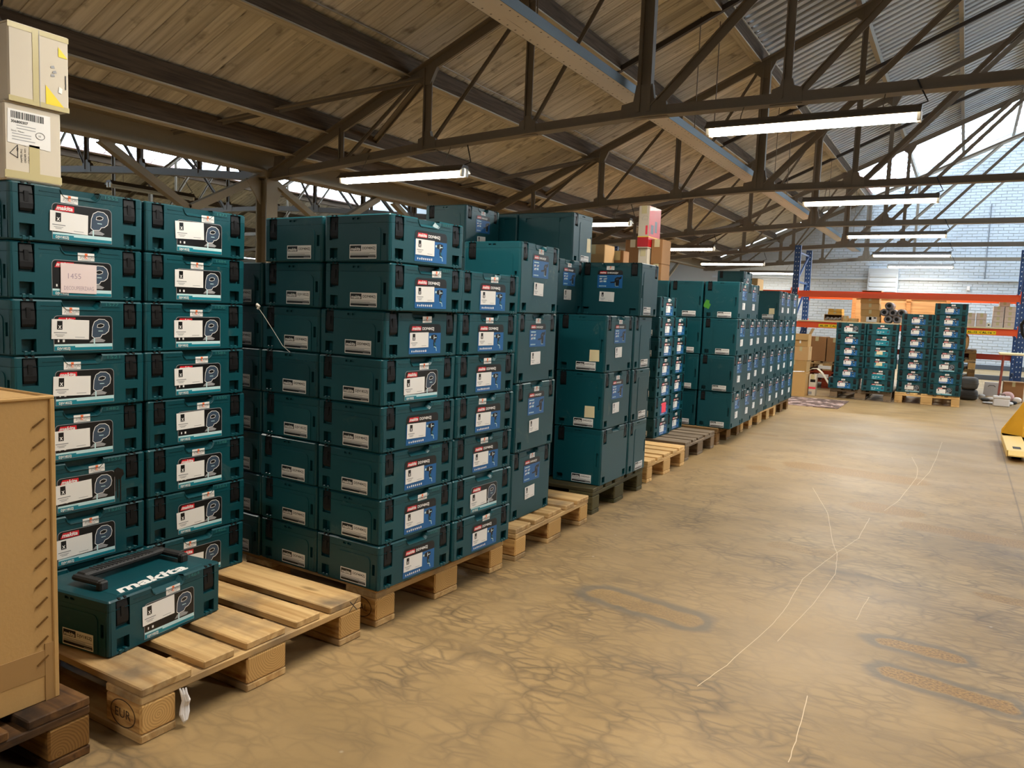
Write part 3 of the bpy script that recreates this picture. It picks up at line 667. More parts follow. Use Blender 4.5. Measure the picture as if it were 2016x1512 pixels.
    lk(noise(45, 5).outputs['Fac'], bp.inputs['Height']); lk(bp.outputs[0], b.inputs['Normal'])
    return m
fl = struct('floor', MB().box(LVAL-.1, RVAL+.1, Y0-.1, RY+.3, -0.15, 0).data('floor', floor_material()))
scr = mat('scratch_white', L(206, 184, 152), 0.7)
for pts in ([(1.381, 6.137), (1.45, 5.6), (1.464, 5.191), (1.408, 4.283), (1.343, 3.845)], [(1.578, 7.311), (1.56, 6.3), (1.536, 5.48), (1.469, 4.781)],
            [(1.298, 3.669), (1.293, 3.171), (1.231, 2.812), (1.164, 2.326), (1.17, 1.911), (1.16, 1.727), (1.108, 1.294), (1.063, 1.061)],
            [(0.889, 4.306), (1.079, 3.637), (1.196, 2.989), (1.238, 2.817), (1.275, 2.488), (1.252, 2.033), (1.2, 1.495)],
            [(1.366, 1.23), (1.382, 0.974), (1.386, 0.803)], [(1.431, 2.262), (1.414, 1.906)]):
    f = Flat(lambda u, v, h: (u, v, 0.0006)); r = random.Random(len(pts))
    q = []
    for (a, b), (c, d) in zip(pts, pts[1:]):
        for k in range(6): t = k/6; q.append((a+(c-a)*t+r.uniform(-.0015, .0015), b+(d-b)*t))
    f.line(q, 0.0023, 0, 0)
    struct('scratch_mark', f.b.data('scratch_mark', scr), fl)

brick_m = mat('painted_brick', L(192, 198, 204), 0.7, var=0.05, bump=0.25, bscale=40); plaster = mat('painted_plaster', L(188, 190, 190), 0.8, var=0.04, bscale=1.5)
def gable(mb, x0, x1, xr, y, t):
    zr = lambda x: roofz(x)+OFF-0.01
    mb.prism([(x0, 0), (x1, 0), (x1, zr(x1)), (xr, zr(xr)), (x0, zr(x0))], 'y', y, y+t)
mb = MB(); gable(mb, LVAL, RX0, LRIDGE, RY, .25); gable(mb, RX0, RVAL, RIDGE, RY, .25); wb = struct('wall_back', mb.data('wall_back', plaster))
mb = MB(); gable(mb, LVAL, RX0, LRIDGE, Y0-.25, .25); gable(mb, RX0, RVAL, RIDGE, Y0-.25, .25); struct('wall_front', mb.data('wall_front', plaster))
struct('wall_left', MB().box(LVAL-.25, LVAL, Y0, RY, 0, RZ0+OFF).data('wall_left', plaster))
struct('wall_right', MB().box(RVAL, RVAL+.25, Y0, RY, 0, RZ0+OFF).data('wall_right', plaster))
# painted brickwork of the end wall: every brick proud of the joints, each a little different
mb = MB(); r = random.Random(3)
for j in range(88):
    z = 0.002+0.075*j
    for i in range(-1, 52):
        x = -5.0+0.225*i+(0.1125 if j % 2 else 0); x1 = x+0.215
        if z+0.065 > min(roofz(x), roofz(x1))+OFF-.05 or x < -5.1 or x > 6.5: continue
        d = r.uniform(.007, .016); c = .004
        mb.raw([(x, RY+.001, z), (x1, RY+.001, z), (x1, RY+.001, z+.065), (x, RY+.001, z+.065), (x+c, RY-d, z+c), (x1-c, RY-d, z+c), (x1-c, RY-d, z+.065-c), (x+c, RY-d, z+.065-c)],
               [(4, 5, 6, 7), (0, 1, 5, 4), (1, 2, 6, 5), (2, 3, 7, 6), (3, 0, 4, 7)])
stuff('brickwork', mb.data('brickwork', brick_m), wb)
pier = MB(); pier.bbox(-0.72, 0.02, RY-.20, RY-.01, 0, 2.55, .01)
for k in range(8): pier.bbox(-0.68, -0.02, RY-.22, RY-.195, 1.40+0.13*k, 1.49+0.13*k, .006)
struct('brick_pier', pier.data('brick_pier', brick_m), wb)
struct('ledge', MB().bbox(-5, 6.4, RY-.07, RY-.01, 2.24, 2.30, .008).data('ledge', brick_m), wb)
struct('skirting', MB().box(-5, 6.4, RY-.05, RY-.012, 0, .12).data('skirting', mat('dark_skirting', L(70, 76, 84), 0.6)), wb)
cable = mat('grey_conduit', L(120, 124, 128), 0.5)
for x in (2.0, 2.9, 3.3):
    struct('conduit', MB().tube([(x, RY-.03, 2.3), (x, RY-.03, 5.2 if x > 2.5 else 4.2)], .012, 6).data('conduit', cable), wb)

# ------------------------------------------------------------------ roof
board_m = wood('roof_board', L(206, 198, 184), L(168, 158, 142), dirt=L(112, 102, 88), dirt_amt=0.12, rough=0.85, grain=0.6)
purlin_m = wood('purlin_timber', L(96, 80, 64), L(66, 53, 42), knots=False, axis='Y', rough=0.85)
slab_m = mat('roof_felt', L(90, 78, 64), 0.9)
def slope(mb, x0, x1, y0, y1, o0, o1):
    P = lambda x, y, o: (x, y, roofz(x)+o)
    mb.raw([P(x0, y0, o0), P(x1, y0, o0), P(x1, y1, o0), P(x0, y1, o0), P(x0, y0, o1), P(x1, y0, o1), P(x1, y1, o1), P(x0, y1, o1)],
           [(0, 1, 2, 3), (7, 6, 5, 4), (0, 4, 5, 1), (1, 5, 6, 2), (2, 6, 7, 3), (3, 7, 4, 0)])
SKY0 = 18.75
E_ = 1e-6
mb = MB()
slope(mb, RX0, -0.86, Y0, RY, OFF+.025, OFF+.06)                                  # above the boards
slope(mb, -0.86, RIDGE-E_, Y0, SKY0, OFF+.13, OFF+.16)                            # above the corrugated sheets
slope(mb, RIDGE+E_, 5.4, Y0, RY, OFF, OFF+.05); slope(mb, 8.6, RVAL, Y0, RY, OFF, OFF+.05); slope(mb, 5.4, 8.6, Y0, 8.0, OFF, OFF+.05)
slope(mb, LRIDGE+E_, RX0, Y0, RY, OFF, OFF+.05)
slope(mb, LVAL, -18.6, Y0, RY, OFF+.025, OFF+.06); slope(mb, -15.9, LRIDGE-E_, Y0, RY, OFF, OFF+.05)
ceil = struct('ceiling', mb.data('ceiling', slab_m))
Ls = (-0.86+5.12)/math.cos(ANG)
BW = 0.150
bmesh_ = MB().bbox(0, Ls, -BW/2+.0015, BW/2-.0015, -0.022, 0, 0.004).data('board', board_m)
r = random.Random(5)
y = -0.4
while y < RY-.1:
    struct('board', bmesh_, ceil, (-5.12, y, roofz(-5.12)+OFF+.022+r.uniform(-.0015, .0015)), (0, -ANG, 0)); y += BW
Ls2 = (-18.6-LVAL-0.1)/math.cos(ANG)
b2 = MB().bbox(0, Ls2, -BW/2+.0015, BW/2-.0015, -0.022, 0, 0.004).data('board', board_m)
y = 3.0
while y < RY-.1:
    struct('board', b2, ceil, (LVAL+.05, y, roofz(LVAL+.05)+OFF+.022), (0, -ANG, 0)); y += BW
pm = MB().bbox(-.05, .05, 0, RY-Y0-.02, 0.045, OFF-.002, .006).data('purlin', purlin_m)
ps = MB().bbox(-.055, .055, 0, RY-Y0-.02, 0.028, 0.0445, .003).data('purlin_lit_underside', wood('lit_underside_wood', L(190, 180, 164), L(160, 150, 134), knots=False, axis='Y', rough=.85))  # paler strip paints the lamplight on the purlin underside
for x in (-4.80, -4.33, -3.27, -2.03, -0.90): (struct('purlin', pm, ceil, (x, Y0+.01, roofz(x))), struct('purlin_lit_underside', ps, ceil, (x, Y0+.01, roofz(x))))
for x in (LRIDGE-4.4, LRIDGE-5.6, LRIDGE-6.9, LRIDGE-8.2): struct('purlin', pm, ceil, (x, Y0+.01, roofz(x)))
steelp = mat('pale_steel', L(140, 132, 118), 0.6, var=.08)
sp_ = MB().box(-.03, .03, 0, RY-Y0-.02, .10, OFF-.002).data('steel_purlin', steelp)
for x in (0.25, 1.28, 2.32, 3.3): struct('steel_purlin', sp_, ceil, (x, Y0+.01, roofz(x)))
# conduit clipped to one purlin
struct('conduit', MB().tube([(-3.15, y_, roofz(-3.15)+.19+.012*math.sin(y_*1.7)) for y_ in [1+.6*k for k in range(34)]], .009, 6).data('conduit', mat('pale_conduit', L(150, 142, 128), 0.5)), ceil)
# corrugated sheets over the upper slope
corr = mat('galvanised_sheet', L(176, 180, 186), 0.5, metal=0.1, var=0.06, bscale=3)
Wd = 0.885; P_ = 0.177
mb = MB(); n = int(round(Wd/P_))*8
Lc = (RIDGE+0.86)/math.cos(ANG)
vs = []
prof = []
for k in range(5):
    q = k*P_; prof += [(q, 0), (q+.088, 0), (q+.095, .012), (q+.100, .094), (q+.106, .102), (q+.159, .102), (q+.165, .094), (q+.170, .012)]
prof.append((5*P_, 0))
for yy, zz in prof: vs += [(0, yy, zz), (Lc, yy, zz)]
mb.raw(vs, [(2*k, 2*k+1, 2*k+3, 2*k+2) for k in range(len(prof)-1)])
cm = mb.data('corrugated_sheet', corr)
k = 0; y = SKY0-Wd
while y > 1.0:
    struct('corrugated_sheet', cm, ceil, (-0.86, y, roofz(-.86)+OFF+.012+.002*(k % 2)), (0, -ANG, 0)); y -= Wd; k += 1
# glazing
gm = bpy.data.materials.new('wired_glass'); gm.use_nodes = True; nt = gm.node_tree; nt.nodes.clear()
o_ = nt.nodes.new('ShaderNodeOutputMaterial'); t_ = nt.nodes.new('ShaderNodeBsdfTransparent'); g_ = nt.nodes.new('ShaderNodeBsdfGlossy'); mx = nt.nodes.new('ShaderNodeMixShader')
t_.inputs[0].default_value = (.93, .97, 1, 1); g_.inputs['Roughness'].default_value = 0.1; mx.inputs[0].default_value = 0.06
nt.links.new(t_.outputs[0], mx.inputs[1]); nt.links.new(g_.outputs[0], mx.inputs[2]); nt.links.new(mx.outputs[0], o_.inputs[0])
bar_m = mat('glazing_bar', L(206, 176, 170), 0.6)
def glazing(x0, x1, y0, y1, step, idx):
    ln = (x1-x0)/math.cos(ANG); up = roofz((x0+x1)/2+.1) > roofz((x0+x1)/2); a = -ANG if up else ANG
    pane = MB().box(0, ln, .01, step-.01, 0, .006).data('glass_pane', gm); br = MB().box(-.02, ln+.02, -.009, .009, -.02, .03).data('glazing_bar', bar_m)
    wn = struct('window_%d' % idx, MB().box(0, .06, 0, y1-y0, -.04, .05).data('window_frame', bar_m), None, (x0, y0, roofz(x0)+OFF), (0, a, 0))
    n = int(round((y1-y0)/step))
    for k in range(n+1):
        struct('glazing_bar', br, wn, (0, k*step, 0))
        if k < n: struct('glass_pane', pane, wn, (0, k*step, 0))
glazing(-0.86, RIDGE, SKY0, RY, (RY-SKY0)/6, 1)
glazing(5.4, 8.6, 8.0, RY, 0.72, 2)  # unseen skylight on the right slope, added to bring daylight to the aisle
glazing(-18.6, -15.9, Y0, RY, 0.7, 3)
# valley gutter, beams and columns
beam_m = mat('painted_steel_beam', L(142, 128, 104), 0.65, var=0.10, bump=0.15, bscale=25); dark_g = mat('gutter_sheet', L(66, 70, 76), 0.55, var=.1)
vb = MB()
vb.box(-5.30, -5.10, Y0, RY-.02, 2.49, 2.515); vb.box(-5.212, -5.188, Y0, RY-.02, 2.515, 2.70); vb.box(-5.30, -5.10, Y0, RY-.02, 2.70, 2.725)
struct('beam_1', vb.data('beam_1', beam_m))
g = MB(); g.box(-5.15, -5.11, Y0, RY-.02, 2.725, 2.80); g.box(-5.13, -5.115, Y0, RY-.02, 2.80, 2.84)
struct('gutter_fascia', g.data('gutter_fascia', beam_m), bpy.data.objects['beam_1'])
g = MB().box(-5.11, -4.85, Y0, RY-.02, 2.79, 2.80); struct('gutter_sheet', g.data('gutter_sheet', dark_g), bpy.data.objects['beam_1'])
bk = MB().bar((-5.10, 0, 2.73), (-4.78, 0, 2.78), .02, .05).data('gutter_bracket', beam_m)
for k in range(22): struct('gutter_bracket', bk, bpy.data.objects['beam_1'], (0, .6+1.0*k, 0))
TRY = (5.2, 9.4, 13.6, 17.8, 22.0)
steel = mat('truss_steel', L(112, 100, 84), 0.6, var=0.12, bump=0.15, bscale=30)
def column(y):
    c = MB(); c.box(-5.28, -5.265, y-.08, y+.08, 0, 2.49); c.box(-5.125, -5.11, y-.08, y+.08, 0, 2.49); c.box(-5.265, -5.125, y-.008, y+.008, 0, 2.49)
    c.box(-5.29, -5.10, y-.12, y+.12, 2.44, 2.49); c.box(-5.31, -5.08, y-.12, y+.12, 0, .02)
    for s in (-1, 1): c.prism([(y+s*.09, 2.40), (y+s*.30, 2.40), (y+s*.09, 2.15)], 'x', -5.21, -5.19)
    o = struct('column_%d' % (TRY.index(y)+1), c.data('column', beam_m))
    for s in (-1, 1):
        struct('knee_brace', MB().angle((-5.2, y+s*.12, 2.42), (-5.2, y+s*1.0, 1.98), .08, .01, (1, 0, 0)).data('knee_brace', beam_m), o)
        struct('knee_brace', MB().angle((-5.2, y+s*1.95, 2.49), (-5.2, y+s*1.0, 1.98), .08, .01, (1, 0, 0)).data('knee_brace', beam_m), o)
for y in TRY[:4]: column(y)

# ------------------------------------------------------------------ roof trusses: each one thing
def truss(y, label, mirror=False):
    s = (lambda x: 2*RX0-x) if mirror else (lambda x: x)
    t = thing('roof_truss', label, 'roof truss', (s(RX0), y, RZ0), 0, 'steel roof trusses')
    P = lambda x, z: (s(x)-s(RX0), 0, z-RZ0)
    T = lambda x: roofz(x)-0.03
    bot = [(-5.12, 2.46), (-3.9, 2.57), (-3.0, 2.646), (-1.885, 2.715), (-0.785, 2.775), (2.6, 2.785), (8.585, 2.775), (RVAL-.08, 2.46)]
    mb = MB()
    for (a, b), (c, d) in zip(bot, bot[1:]):
        for q in (-.012, .012): mb.bar((P(a, b)[0], q, P(a, b)[2]), (P(c, d)[0], q, P(c, d)[2]), .085, .010)
        mb.bar(P(a, b-.04), P(c, d-.04), .010, .12)
    link('bottom_chord', mb.data('bottom_chord', steel), t)
    mb = MB()
    for a, c in ((RX0+.08, RIDGE), (RIDGE, RVAL-.08)):
        a_, c_ = P(a, T(a)), P(c, T(c)); mb.bar(a_, c_, .085, .028); u = P(a, T(a)+.045), P(c, T(c)+.045); mb.bar(u[0], u[1], .012, .13)
    link('top_chord', mb.data('top_chord', steel), t)
    B = lambda x: next(b+(d-b)*(x-a)/(c-a) for (a, b), (c, d) in zip(bot, bot[1:]) if a <= x <= c)
    for x, w_ in ((-4.1, .05), (-3.0, .075), (-1.885, .06), (-.785, .15), (.36, .06), (3.9, .07), (7.44, .06), (8.58, .15)):
        mb = MB()
        if w_ > .1:
            for q in (-.045, .045): mb.bar(P(x+q, B(x)), P(x+q, T(x)), .03, .07)
            mb.bar(P(x, B(x)), P(x, T(x)), .10, .012)
        else: mb.angle(P(x, B(x)), P(x, T(x)), w_, .010)
        link('vertical_post', mb.data('vertical_post', steel), t)
    for x0, x1, w_ in ((-4.05, -3.1, .03), (-2.95, -1.93, .03), (-1.85, -.85, .03), (-.70, 2.1, .07), (.45, 3.75, .05), (8.5, 5.7, .07), (7.35, 4.05, .05)):
        link('diagonal_brace', MB().angle(P(x0, B(x0)+.02), P(x1, T(x1)-.02), w_, .008).data('diagonal_brace', steel), t)
    # gusset plates
    for x, w_, h in ((-5.0, .34, .2), (-3.0, .22, .14), (-1.885, .18, .12), (-.785, .42, .22), (.36, .24, .14), (8.58, .4, .2)):
        z = B(x); pts = [P(x-w_/2, z-.05), P(x+w_/2, z-.05), P(x+w_/2*.92, z+.07), P(x+w_*.22, z+.09), P(x+w_*.17, z+h), P(x-w_*.17, z+h), P(x-w_*.22, z+.09), P(x-w_/2*.92, z+.07)]
        link('gusset_plate', MB().prism([(a, c) for a, _, c in pts], 'y', -.022, .022).data('gusset_plate', steel), t)
    for x, w_, h in ((-3.02, .26, .15), (-.80, .30, .18), (.36, .26, .15)):
        z = T(x); pts = [P(x-w_/2, z-w_/2*RSL-.03), P(x-w_*.15, z-h), P(x+w_*.15, z-h), P(x+w_/2, z+w_/2*RSL-.03)]
        link('gusset_plate', MB().prism([(a, c) for a, _, c in pts], 'y', -.022, .022).data('gusset_plate', steel), t)
    for sgn in (-1, 1):
        if sgn > 0 and y > 21: continue
        link('longitudinal_brace', MB().angle(P(-3.05, 3.30), (P(-5.15, 2.6)[0], sgn*1.25, 2.69-RZ0), .06, .010, (0, 0, 1)).data('longitudinal_brace', steel), t)
    return t
for y, lb in zip(TRY, ('steel roof truss whose bottom chord carries the two largest lit lamps', 'steel roof truss crossing behind the large lamp, second along the row', 'steel roof truss third along the row, over the middle of the stacks',
                       'slender fourth roof truss in front of the white end wall', 'pale truss standing against the white brick gable below the skylight')): truss(y, lb)
for y, lb in ((1.0, 'roof truss above the nearest pallet, in front of the largest lamp'), (-3.2, 'roof truss behind the camera')): truss(y, lb)
for y, lb in zip(TRY[:4], ('dark truss of the neighbouring hall seen past the white cartons', 'second truss of the neighbouring hall, beyond the valley beam', 'third truss of the neighbouring hall, far beyond the valley beam', 'fourth truss of the neighbouring hall, by its end wall')): truss(y, lb, True)
# long tie running between the trusses, mid-bay rafters
struct('tie_rod', MB().bar((-3.02, 1, 3.31), (-3.02, RY-.05, 3.31), .045, .03).data('tie_rod', steel), ceil)
bar_ = MB().bar((0, 0, 0), (5.6/math.cos(ANG), 0, 0), .055, .05).data('mid_rafter', mat('dark_steel', L(52, 44, 38), 0.6))
for y in (3.3, 7.5, 11.9, 16.1): struct('mid_rafter', bar_, ceil, (-2.08, y, roofz(-2.08)+.03), (0, -ANG, 0))
# perforated cable tray hung below the trusses
TX = -1.03
tray = thing('cable_tray', 'wide perforated steel cable tray hung through the trusses along the roof', 'cable tray', (TX, 1.0, 2.97))
tm = mat('tray_steel', L(206, 198, 194), 0.5, var=.10, bscale=3); tm2 = mat('tray_side_blue', L(92, 104, 110), 0.5, metal=.1, var=.06)
link('tray_base', MB().box(-.10, .10, 0, 21, 0, .004).data('tray_base', tm), tray)
for x in (-.10, .10): link('tray_side', MB().box(x-.002, x+.002, 0, 21, 0, .075).data('tray_side', tm2), tray)
mb = MB()
for k in range(200):
    for x in (-.07, .07): mb.box(x-.006, x+.006, .05+.105*k-.004, .05+.105*k+.004, -.0012, -.0002)
o = link('perforation', mb.data('perforation', mat('dark_steel', L(52, 44, 38), 0.6)), tray); o['kind'] = 'stuff'
rod = MB().tube([(0, 0, 0), (0, 0, 1.36)], .006, 6).data('hanger_rod', steel)
for k in range(5):
    for x in (-.085, .085): link('hanger_rod', rod, tray, (x, 2.5+4.2*k+x, .05))
cb = MB()
for q in (-.02, .015): cb.tube([(q, .5*k, .012+.004*math.sin(k*1.3+q*90)) for k in range(42)], .009, 6)
link('cable', cb.data('cable', mat('black_cable', L(26, 26, 28), .5)), tray)

# ------------------------------------------------------------------ batten lamps with open reflectors
housing = mat('lamp_housing', L(96, 86, 74), 0.5, var=.08); refl = mat('lamp_reflector', L(228, 226, 218), 0.35); tubew = mat('lamp_endcap', L(230, 226, 216), .4)
tube_on = mat('lit_tube', (1.0, .93, .80, 1), .4, emit=26.0); tube_off = mat('unlit_tube', L(198, 200, 200), .3)
def lamp(x, y, z, label, lit=True, rz=0.0, power=None, hang=None):
    t = thing('fluorescent_lamp', label, 'lamp', (x, y, z), rz, 'hanging fluorescent lamps')
    ln = 1.5
    sec = [(-.045, .085), (.045, .085), (.052, .065), (.100, .026), (.096, .022), (.045, .056), (-.045, .056), (-.096, .022), (-.100, .026), (-.052, .065)]
    mb = MB()
    pts = sec; n = len(pts)
    mb.raw([(0, a, b) for a, b in pts]+[(ln, a, b) for a, b in pts], [(k, n+k, n+(k+1) % n, (k+1) % n) for k in range(n)])
    for xx in (0, ln): mb.k = 0; mb.raw([(xx, a, b) for a, b in pts], [(0, 1, 2, 9), (2, 3, 4, 5), (9, 2, 5, 6), (9, 6, 7, 8)])
    link('reflector', mb.data('reflector', housing), t)
    mb = MB(); mb.face([(.005, -.044, .0555), (ln-.005, -.044, .0555), (ln-.005, .044, .0555), (.005, .044, .0555)])
    for s in (-1, 1): mb.face([(.005, s*.046, .055), (ln-.005, s*.046, .055), (ln-.005, s*.0955, .0205), (.005, s*.0955, .0205)])
    link('white_lining', mb.data('white_lining', refl), t)
    for s in (-1, 1):
        link('tube', MB().tube([(.03, s*.034, .002), (ln-.03, s*.034, .002)], .019, 12).data('tube', tube_on if lit else tube_off), t)
        for xx in (.0, ln-.03): link('end_cap', MB().bbox(xx, xx+.03, s*.034-.021, s*.034+.021, -.022, .055, .005).data('end_cap', tubew), t)
    for xx in (.25, 1.25):
        link('hanging_chain', MB().tube([(xx, 0, .075), (xx, .01, .12), (xx,)+(hang or (.12, (.24 if x > -1 else .30)))], .004, 5).data('hanging_chain', steel), t)
    link('supply_cord', MB().tube([(ln-.1, .02, .07), (ln+.03, .04, .12), (ln-.02, .08, .22), (ln-.05, .10, .29)], .006, 6).data('supply_cord', mat('black_cable', L(26, 26, 28), .5)), t)
    if lit:
        ld = bpy.data.lights.new('tube_light', 'AREA'); ld.shape = 'RECTANGLE'; ld.size = 1.42; ld.size_y = .13; ld.energy = power or LAMP_POWER; ld.color = LAMP_COLOR; ld.spread = math.radians(165)
        lo = bpy.data.objects.new('tube_light', ld); col.objects.link(lo); lo.parent = t; lo.location = (ln/2, 0, -.026)
    return t
for y, lb in ((5.08, 'largest lit strip lamp, hanging in front of the corrugated roof'), (9.28, 'second lit strip lamp beyond the largest one, along the same row'), (13.48, 'third lit strip lamp of the aisle row, before the white wall'),
              (17.68, 'fourth strip lamp of the aisle row, its dark back showing'), (21.5, 'farthest strip lamp of the aisle row, low against the brick wall')): lamp(-.20, y, 2.53, lb, power=18.0 if y > 21 else None, hang=(.50, .24) if y > 21 else None)
for y, lb in ((5.08, 'lit strip lamp hanging above the drill case stacks'), (9.28, 'strip lamp half hidden behind the tall white and red cartons'), (13.48, 'strip lamp seen between the brown cartons and the blue rack upright'), (17.68, 'strip lamp just above the small case on the tall stacks'), (21.5, 'farthest strip lamp above the stacks, beside the blue rack')): lamp(-3.97, y, 2.33, lb, power=18.0 if y > 21 else None, hang=(.50, .30) if y > 21 else None)
for k, y in enumerate((.88, -3.32)):
    lamp(-.24, y, 2.52, ('strip lamp hanging overhead in front of the largest lamp', 'strip lamp hanging behind the camera in the aisle')[k])
    lamp(-3.84, y, 2.30, ('strip lamp hanging above the white cartons stack', 'strip lamp hanging behind the white cartons stack')[k])
for k, y in enumerate((.88, 5.08, 9.28, 13.48)): lamp(3.4, y, 2.52, 'strip lamp over the open floor, hung from the '+('truss before the largest lamp', 'first truss of the row', 'second truss of the row', 'third truss of the row')[k])
lamp(-9.76, 6.3, 2.72, 'unlit dark strip lamp in the neighbouring hall above the jigsaw stacks', False, math.pi/2, hang=(0.0, 1.70))
# ------------------------------------------------------------------ euro pallets
WOODS = {'new': (wood('pallet_pine', L(204, 170, 118), L(164, 126, 76), dirt=L(118, 100, 78), dirt_amt=0.5), endgrain('pallet_block_pine', L(208, 166, 104), L(128, 80, 36))),
         'pale': (wood('pallet_pale_pine', L(222, 184, 126), L(186, 144, 88)), endgrain('pallet_block_pale', L(216, 176, 116), L(160, 112, 60))),
         'grey': (wood('pallet_weathered', L(132, 116, 96), L(92, 78, 62)), endgrain('pallet_block_weathered', L(126, 106, 82), L(80, 64, 48))),
         'brown': (wood('pallet_brown', L(134, 104, 66), L(92, 68, 42)), endgrain('pallet_block_brown', L(132, 98, 56), L(84, 58, 34))),
         'moss': (wood('pallet_mossy', L(92, 84, 54), L(58, 52, 34), dirt=L(52, 60, 26), dirt_amt=0.5), endgrain('pallet_block_mossy', L(88, 80, 50), L(54, 48, 30))),
         'char': (wood('pallet_charred', L(126, 88, 48), L(70, 48, 30), dirt=L(28, 20, 14), dirt_amt=0.9), endgrain('pallet_block_charred', L(132, 96, 50), L(70, 46, 24))),
         'red': (wood('pallet_red', L(150, 62, 34), L(104, 38, 22)), endgrain('pallet_block_red', L(150, 62, 34), L(104, 38, 22)))}
PCS = {}
def piece(kind, wd, dims, c=.003):
    k = (kind, wd, dims)
    if k not in PCS:
        m = WOODS[wd][1 if kind == 'block' else 0]; a, b, h = dims
        PCS[k] = MB().bbox(-a/2, a/2, -b/2, b/2, -h/2, h/2, c).data(kind, m)
    return PCS[k]
DY = (.0725, .23625, .4, .56375, .7275); DW = (.145, .1, .145, .1, .145)
def pallet(x, y, rz, wd, label, z=0.0, jitter=.004, group='wooden euro pallets'):
    t = thing('euro_pallet', label, 'pallet', (x, y, z), rz, group); r = random.Random(label)
    for cy, w_ in zip(DY, DW):
        link('deck_board', piece('deck_board', wd, (1.2, w_, .022)), t, (-.6+r.uniform(-jitter, jitter), cy, .133), (0, 0, r.uniform(-jitter, jitter)*.6))
    for cx in (-.0725, -.6, -1.1275): link('cross_board', piece('cross_board', wd, (.8, .145, .0216)), t, (cx, .4, .111), (0, 0, math.pi/2))
    for cx in (-.0725, -.6, -1.1275):
        for cy, b in ((.05, .1), (.4, .145), (.75, .1)): link('block', piece('block', wd, (.145, b, .078), .005), t, (cx, cy, .061), (0, 0, 0))
    for cy, b in ((.05, .1), (.4, .145), (.75, .1)): link('bottom_board', piece('bottom_board', wd, (1.2, b, .022)), t, (-.6, cy, .011))
    return t
def stamp(t, text, cx, inkm):
    """branded oval on the block face that looks towards -Y"""
    f = Flat(lambda u, v, h: (u, -.0008-h, v))
    el = [(cx+.050*math.cos(a), .061+.035*math.sin(a)) for a in [2*math.pi*k/28 for k in range(29)]]
    f.line(el, .0030, 0, 0); wd = text2d(text, .034)[2]; f.text(text, cx-.032, .049, .034, 0, 0, fit=.064)
    link('branded_stamp', f.b.data('branded_stamp', inkm), t)
brand_ink = mat('burnt_brand', L(70, 48, 26), .8); pen_ink = mat('marker_black', L(28, 22, 18), .6)
PAL = [(-.07, -.885, 0.0, 'char', 'scorched dark pallet under the large brown carton'),
       (0.0, 0.0, -.02, 'new', 'half empty pine pallet stamped EUR carrying the single loose case'),
       (0.012, 0.882, -.042, 'new', 'pine pallet under the drill case stacks, next to the half empty one'),
       (0.047, 1.785, .02, 'new', 'pine pallet with clear deck boards under the tall dark cases, third along'),
       (-.008, 2.73, .013, 'moss', 'dark mossy pallet under the dusty tall cases'),
       (-.05, 3.70, 0.0, 'pale', 'empty bright pine pallet between the mossy and the grey pallet'),
       (-.085, 4.62, 0.0, 'grey', 'weathered grey pallet with slim case stacks set back on it'),
       (-.10, 5.55, 0.0, 'brown', 'brown chipped pallet under the wide block of tall cases'),
       (-.115, 6.45, 0.0, 'new', 'pallet under the three-high tall cases, eighth along the row'),
       (-.13, 7.32, 0.0, 'pale', 'pale pine pallet before the last dark one of the row'),
       (-.147, 8.153, 0.0, 'brown', 'dark last pallet of the row, beside the patterned rug')]
PO = [pallet(*p) for p in PAL]
stamp(PO[1], 'EUR', -.072, brand_ink); stamp(PO[2], 'EPAL', -.072, brand_ink)
f = Flat(lambda u, v, h: (.0062+h, u, v)); f.line([(.735, .106), (.775, .142)], .003, 0, 0); f.line([(.738, .140), (.770, .106)], .003, 0, 0)
link('marker_cross', f.b.data('marker_cross', pen_ink), PO[1])
# torn white film caught on a block
mb = MB()
for k in range(3): mb.tube([(.006+.004*k, .106+.006*k, .105), (.011+.003*k, .109+.004*k, .09), (.012+.003*k, .114+.004*k, .072), (.009, .110+.008*k, .055), (.012, .106+.009*k, .038), (.016, .110+.004*k, .020), (.013, .113, .010)], [.002, .004, .006, .005, .006, .004, .001], 7)
link('torn_film', mb.data('torn_film', mat('white_film', L(226, 222, 220), .35)), PO[1])
p = PO
# ------------------------------------------------------------------ case stacks along the aisle
J, D_, Hm = 'teal jigsaw case', 'teal drill case', 'tall teal hammer case'
def num(*a): return {k: {'number': n} for k, n in enumerate(a) if n}
o1 = num('1555', '', '1577', '1521', '1482', '1557', '1520', '')
o1[1] = dict(label='teal jigsaw case with pink handwritten note, second below the white cartons', extra=[('paper_note', note_mesh())], stock=False)
o1[5] = dict(number='1557', label='teal jigsaw case with a black paint splat, numbered 1557', extra=[('paint_splat', splat_mesh())])
stack(-.548, .006, 0, 0, 0, 2, 8, 'the stack bearing two white cartons', J, over=o1, front='jigsaw')
o2 = num('1473', '', '1570', '1584', '1550', '1548', '1561', '1466'); o2[1] = dict(number='1484', dusty=True, label='dust-streaked teal jigsaw case, second from top of its stack, numbered 1484', nobrand=True)
o2[0]['nobrand'] = True; o2[4]['nobrand'] = True
stack(-.548, .408, 0, 0, 0, 2, 8, 'the second jigsaw stack', J, over=o2, front='jigsaw')
P2 = (.047, .846, -.055)
oA = num('0331', '0337', '', '1528', '0340', '0374', '0333', '0336')
for k, sh in enumerate((0, 1, 1, 1, 0, 0, 1, 0)): oA.setdefault(k, {})['shop'] = bool(sh)
oA.setdefault(0, {})['dx'] = .016; oA.setdefault(1, {})['dx'] = .016
oA[3].update(front='jigsaw', plate='DJV182ZJ', label='jigsaw case with a cut type plate amid the eight-high corner drill stack')
stack(*P2, 0, 0, 2, 8, 'the eight-high corner stack', D_, over=oA, front='drill', plate='DDF484ZJ')
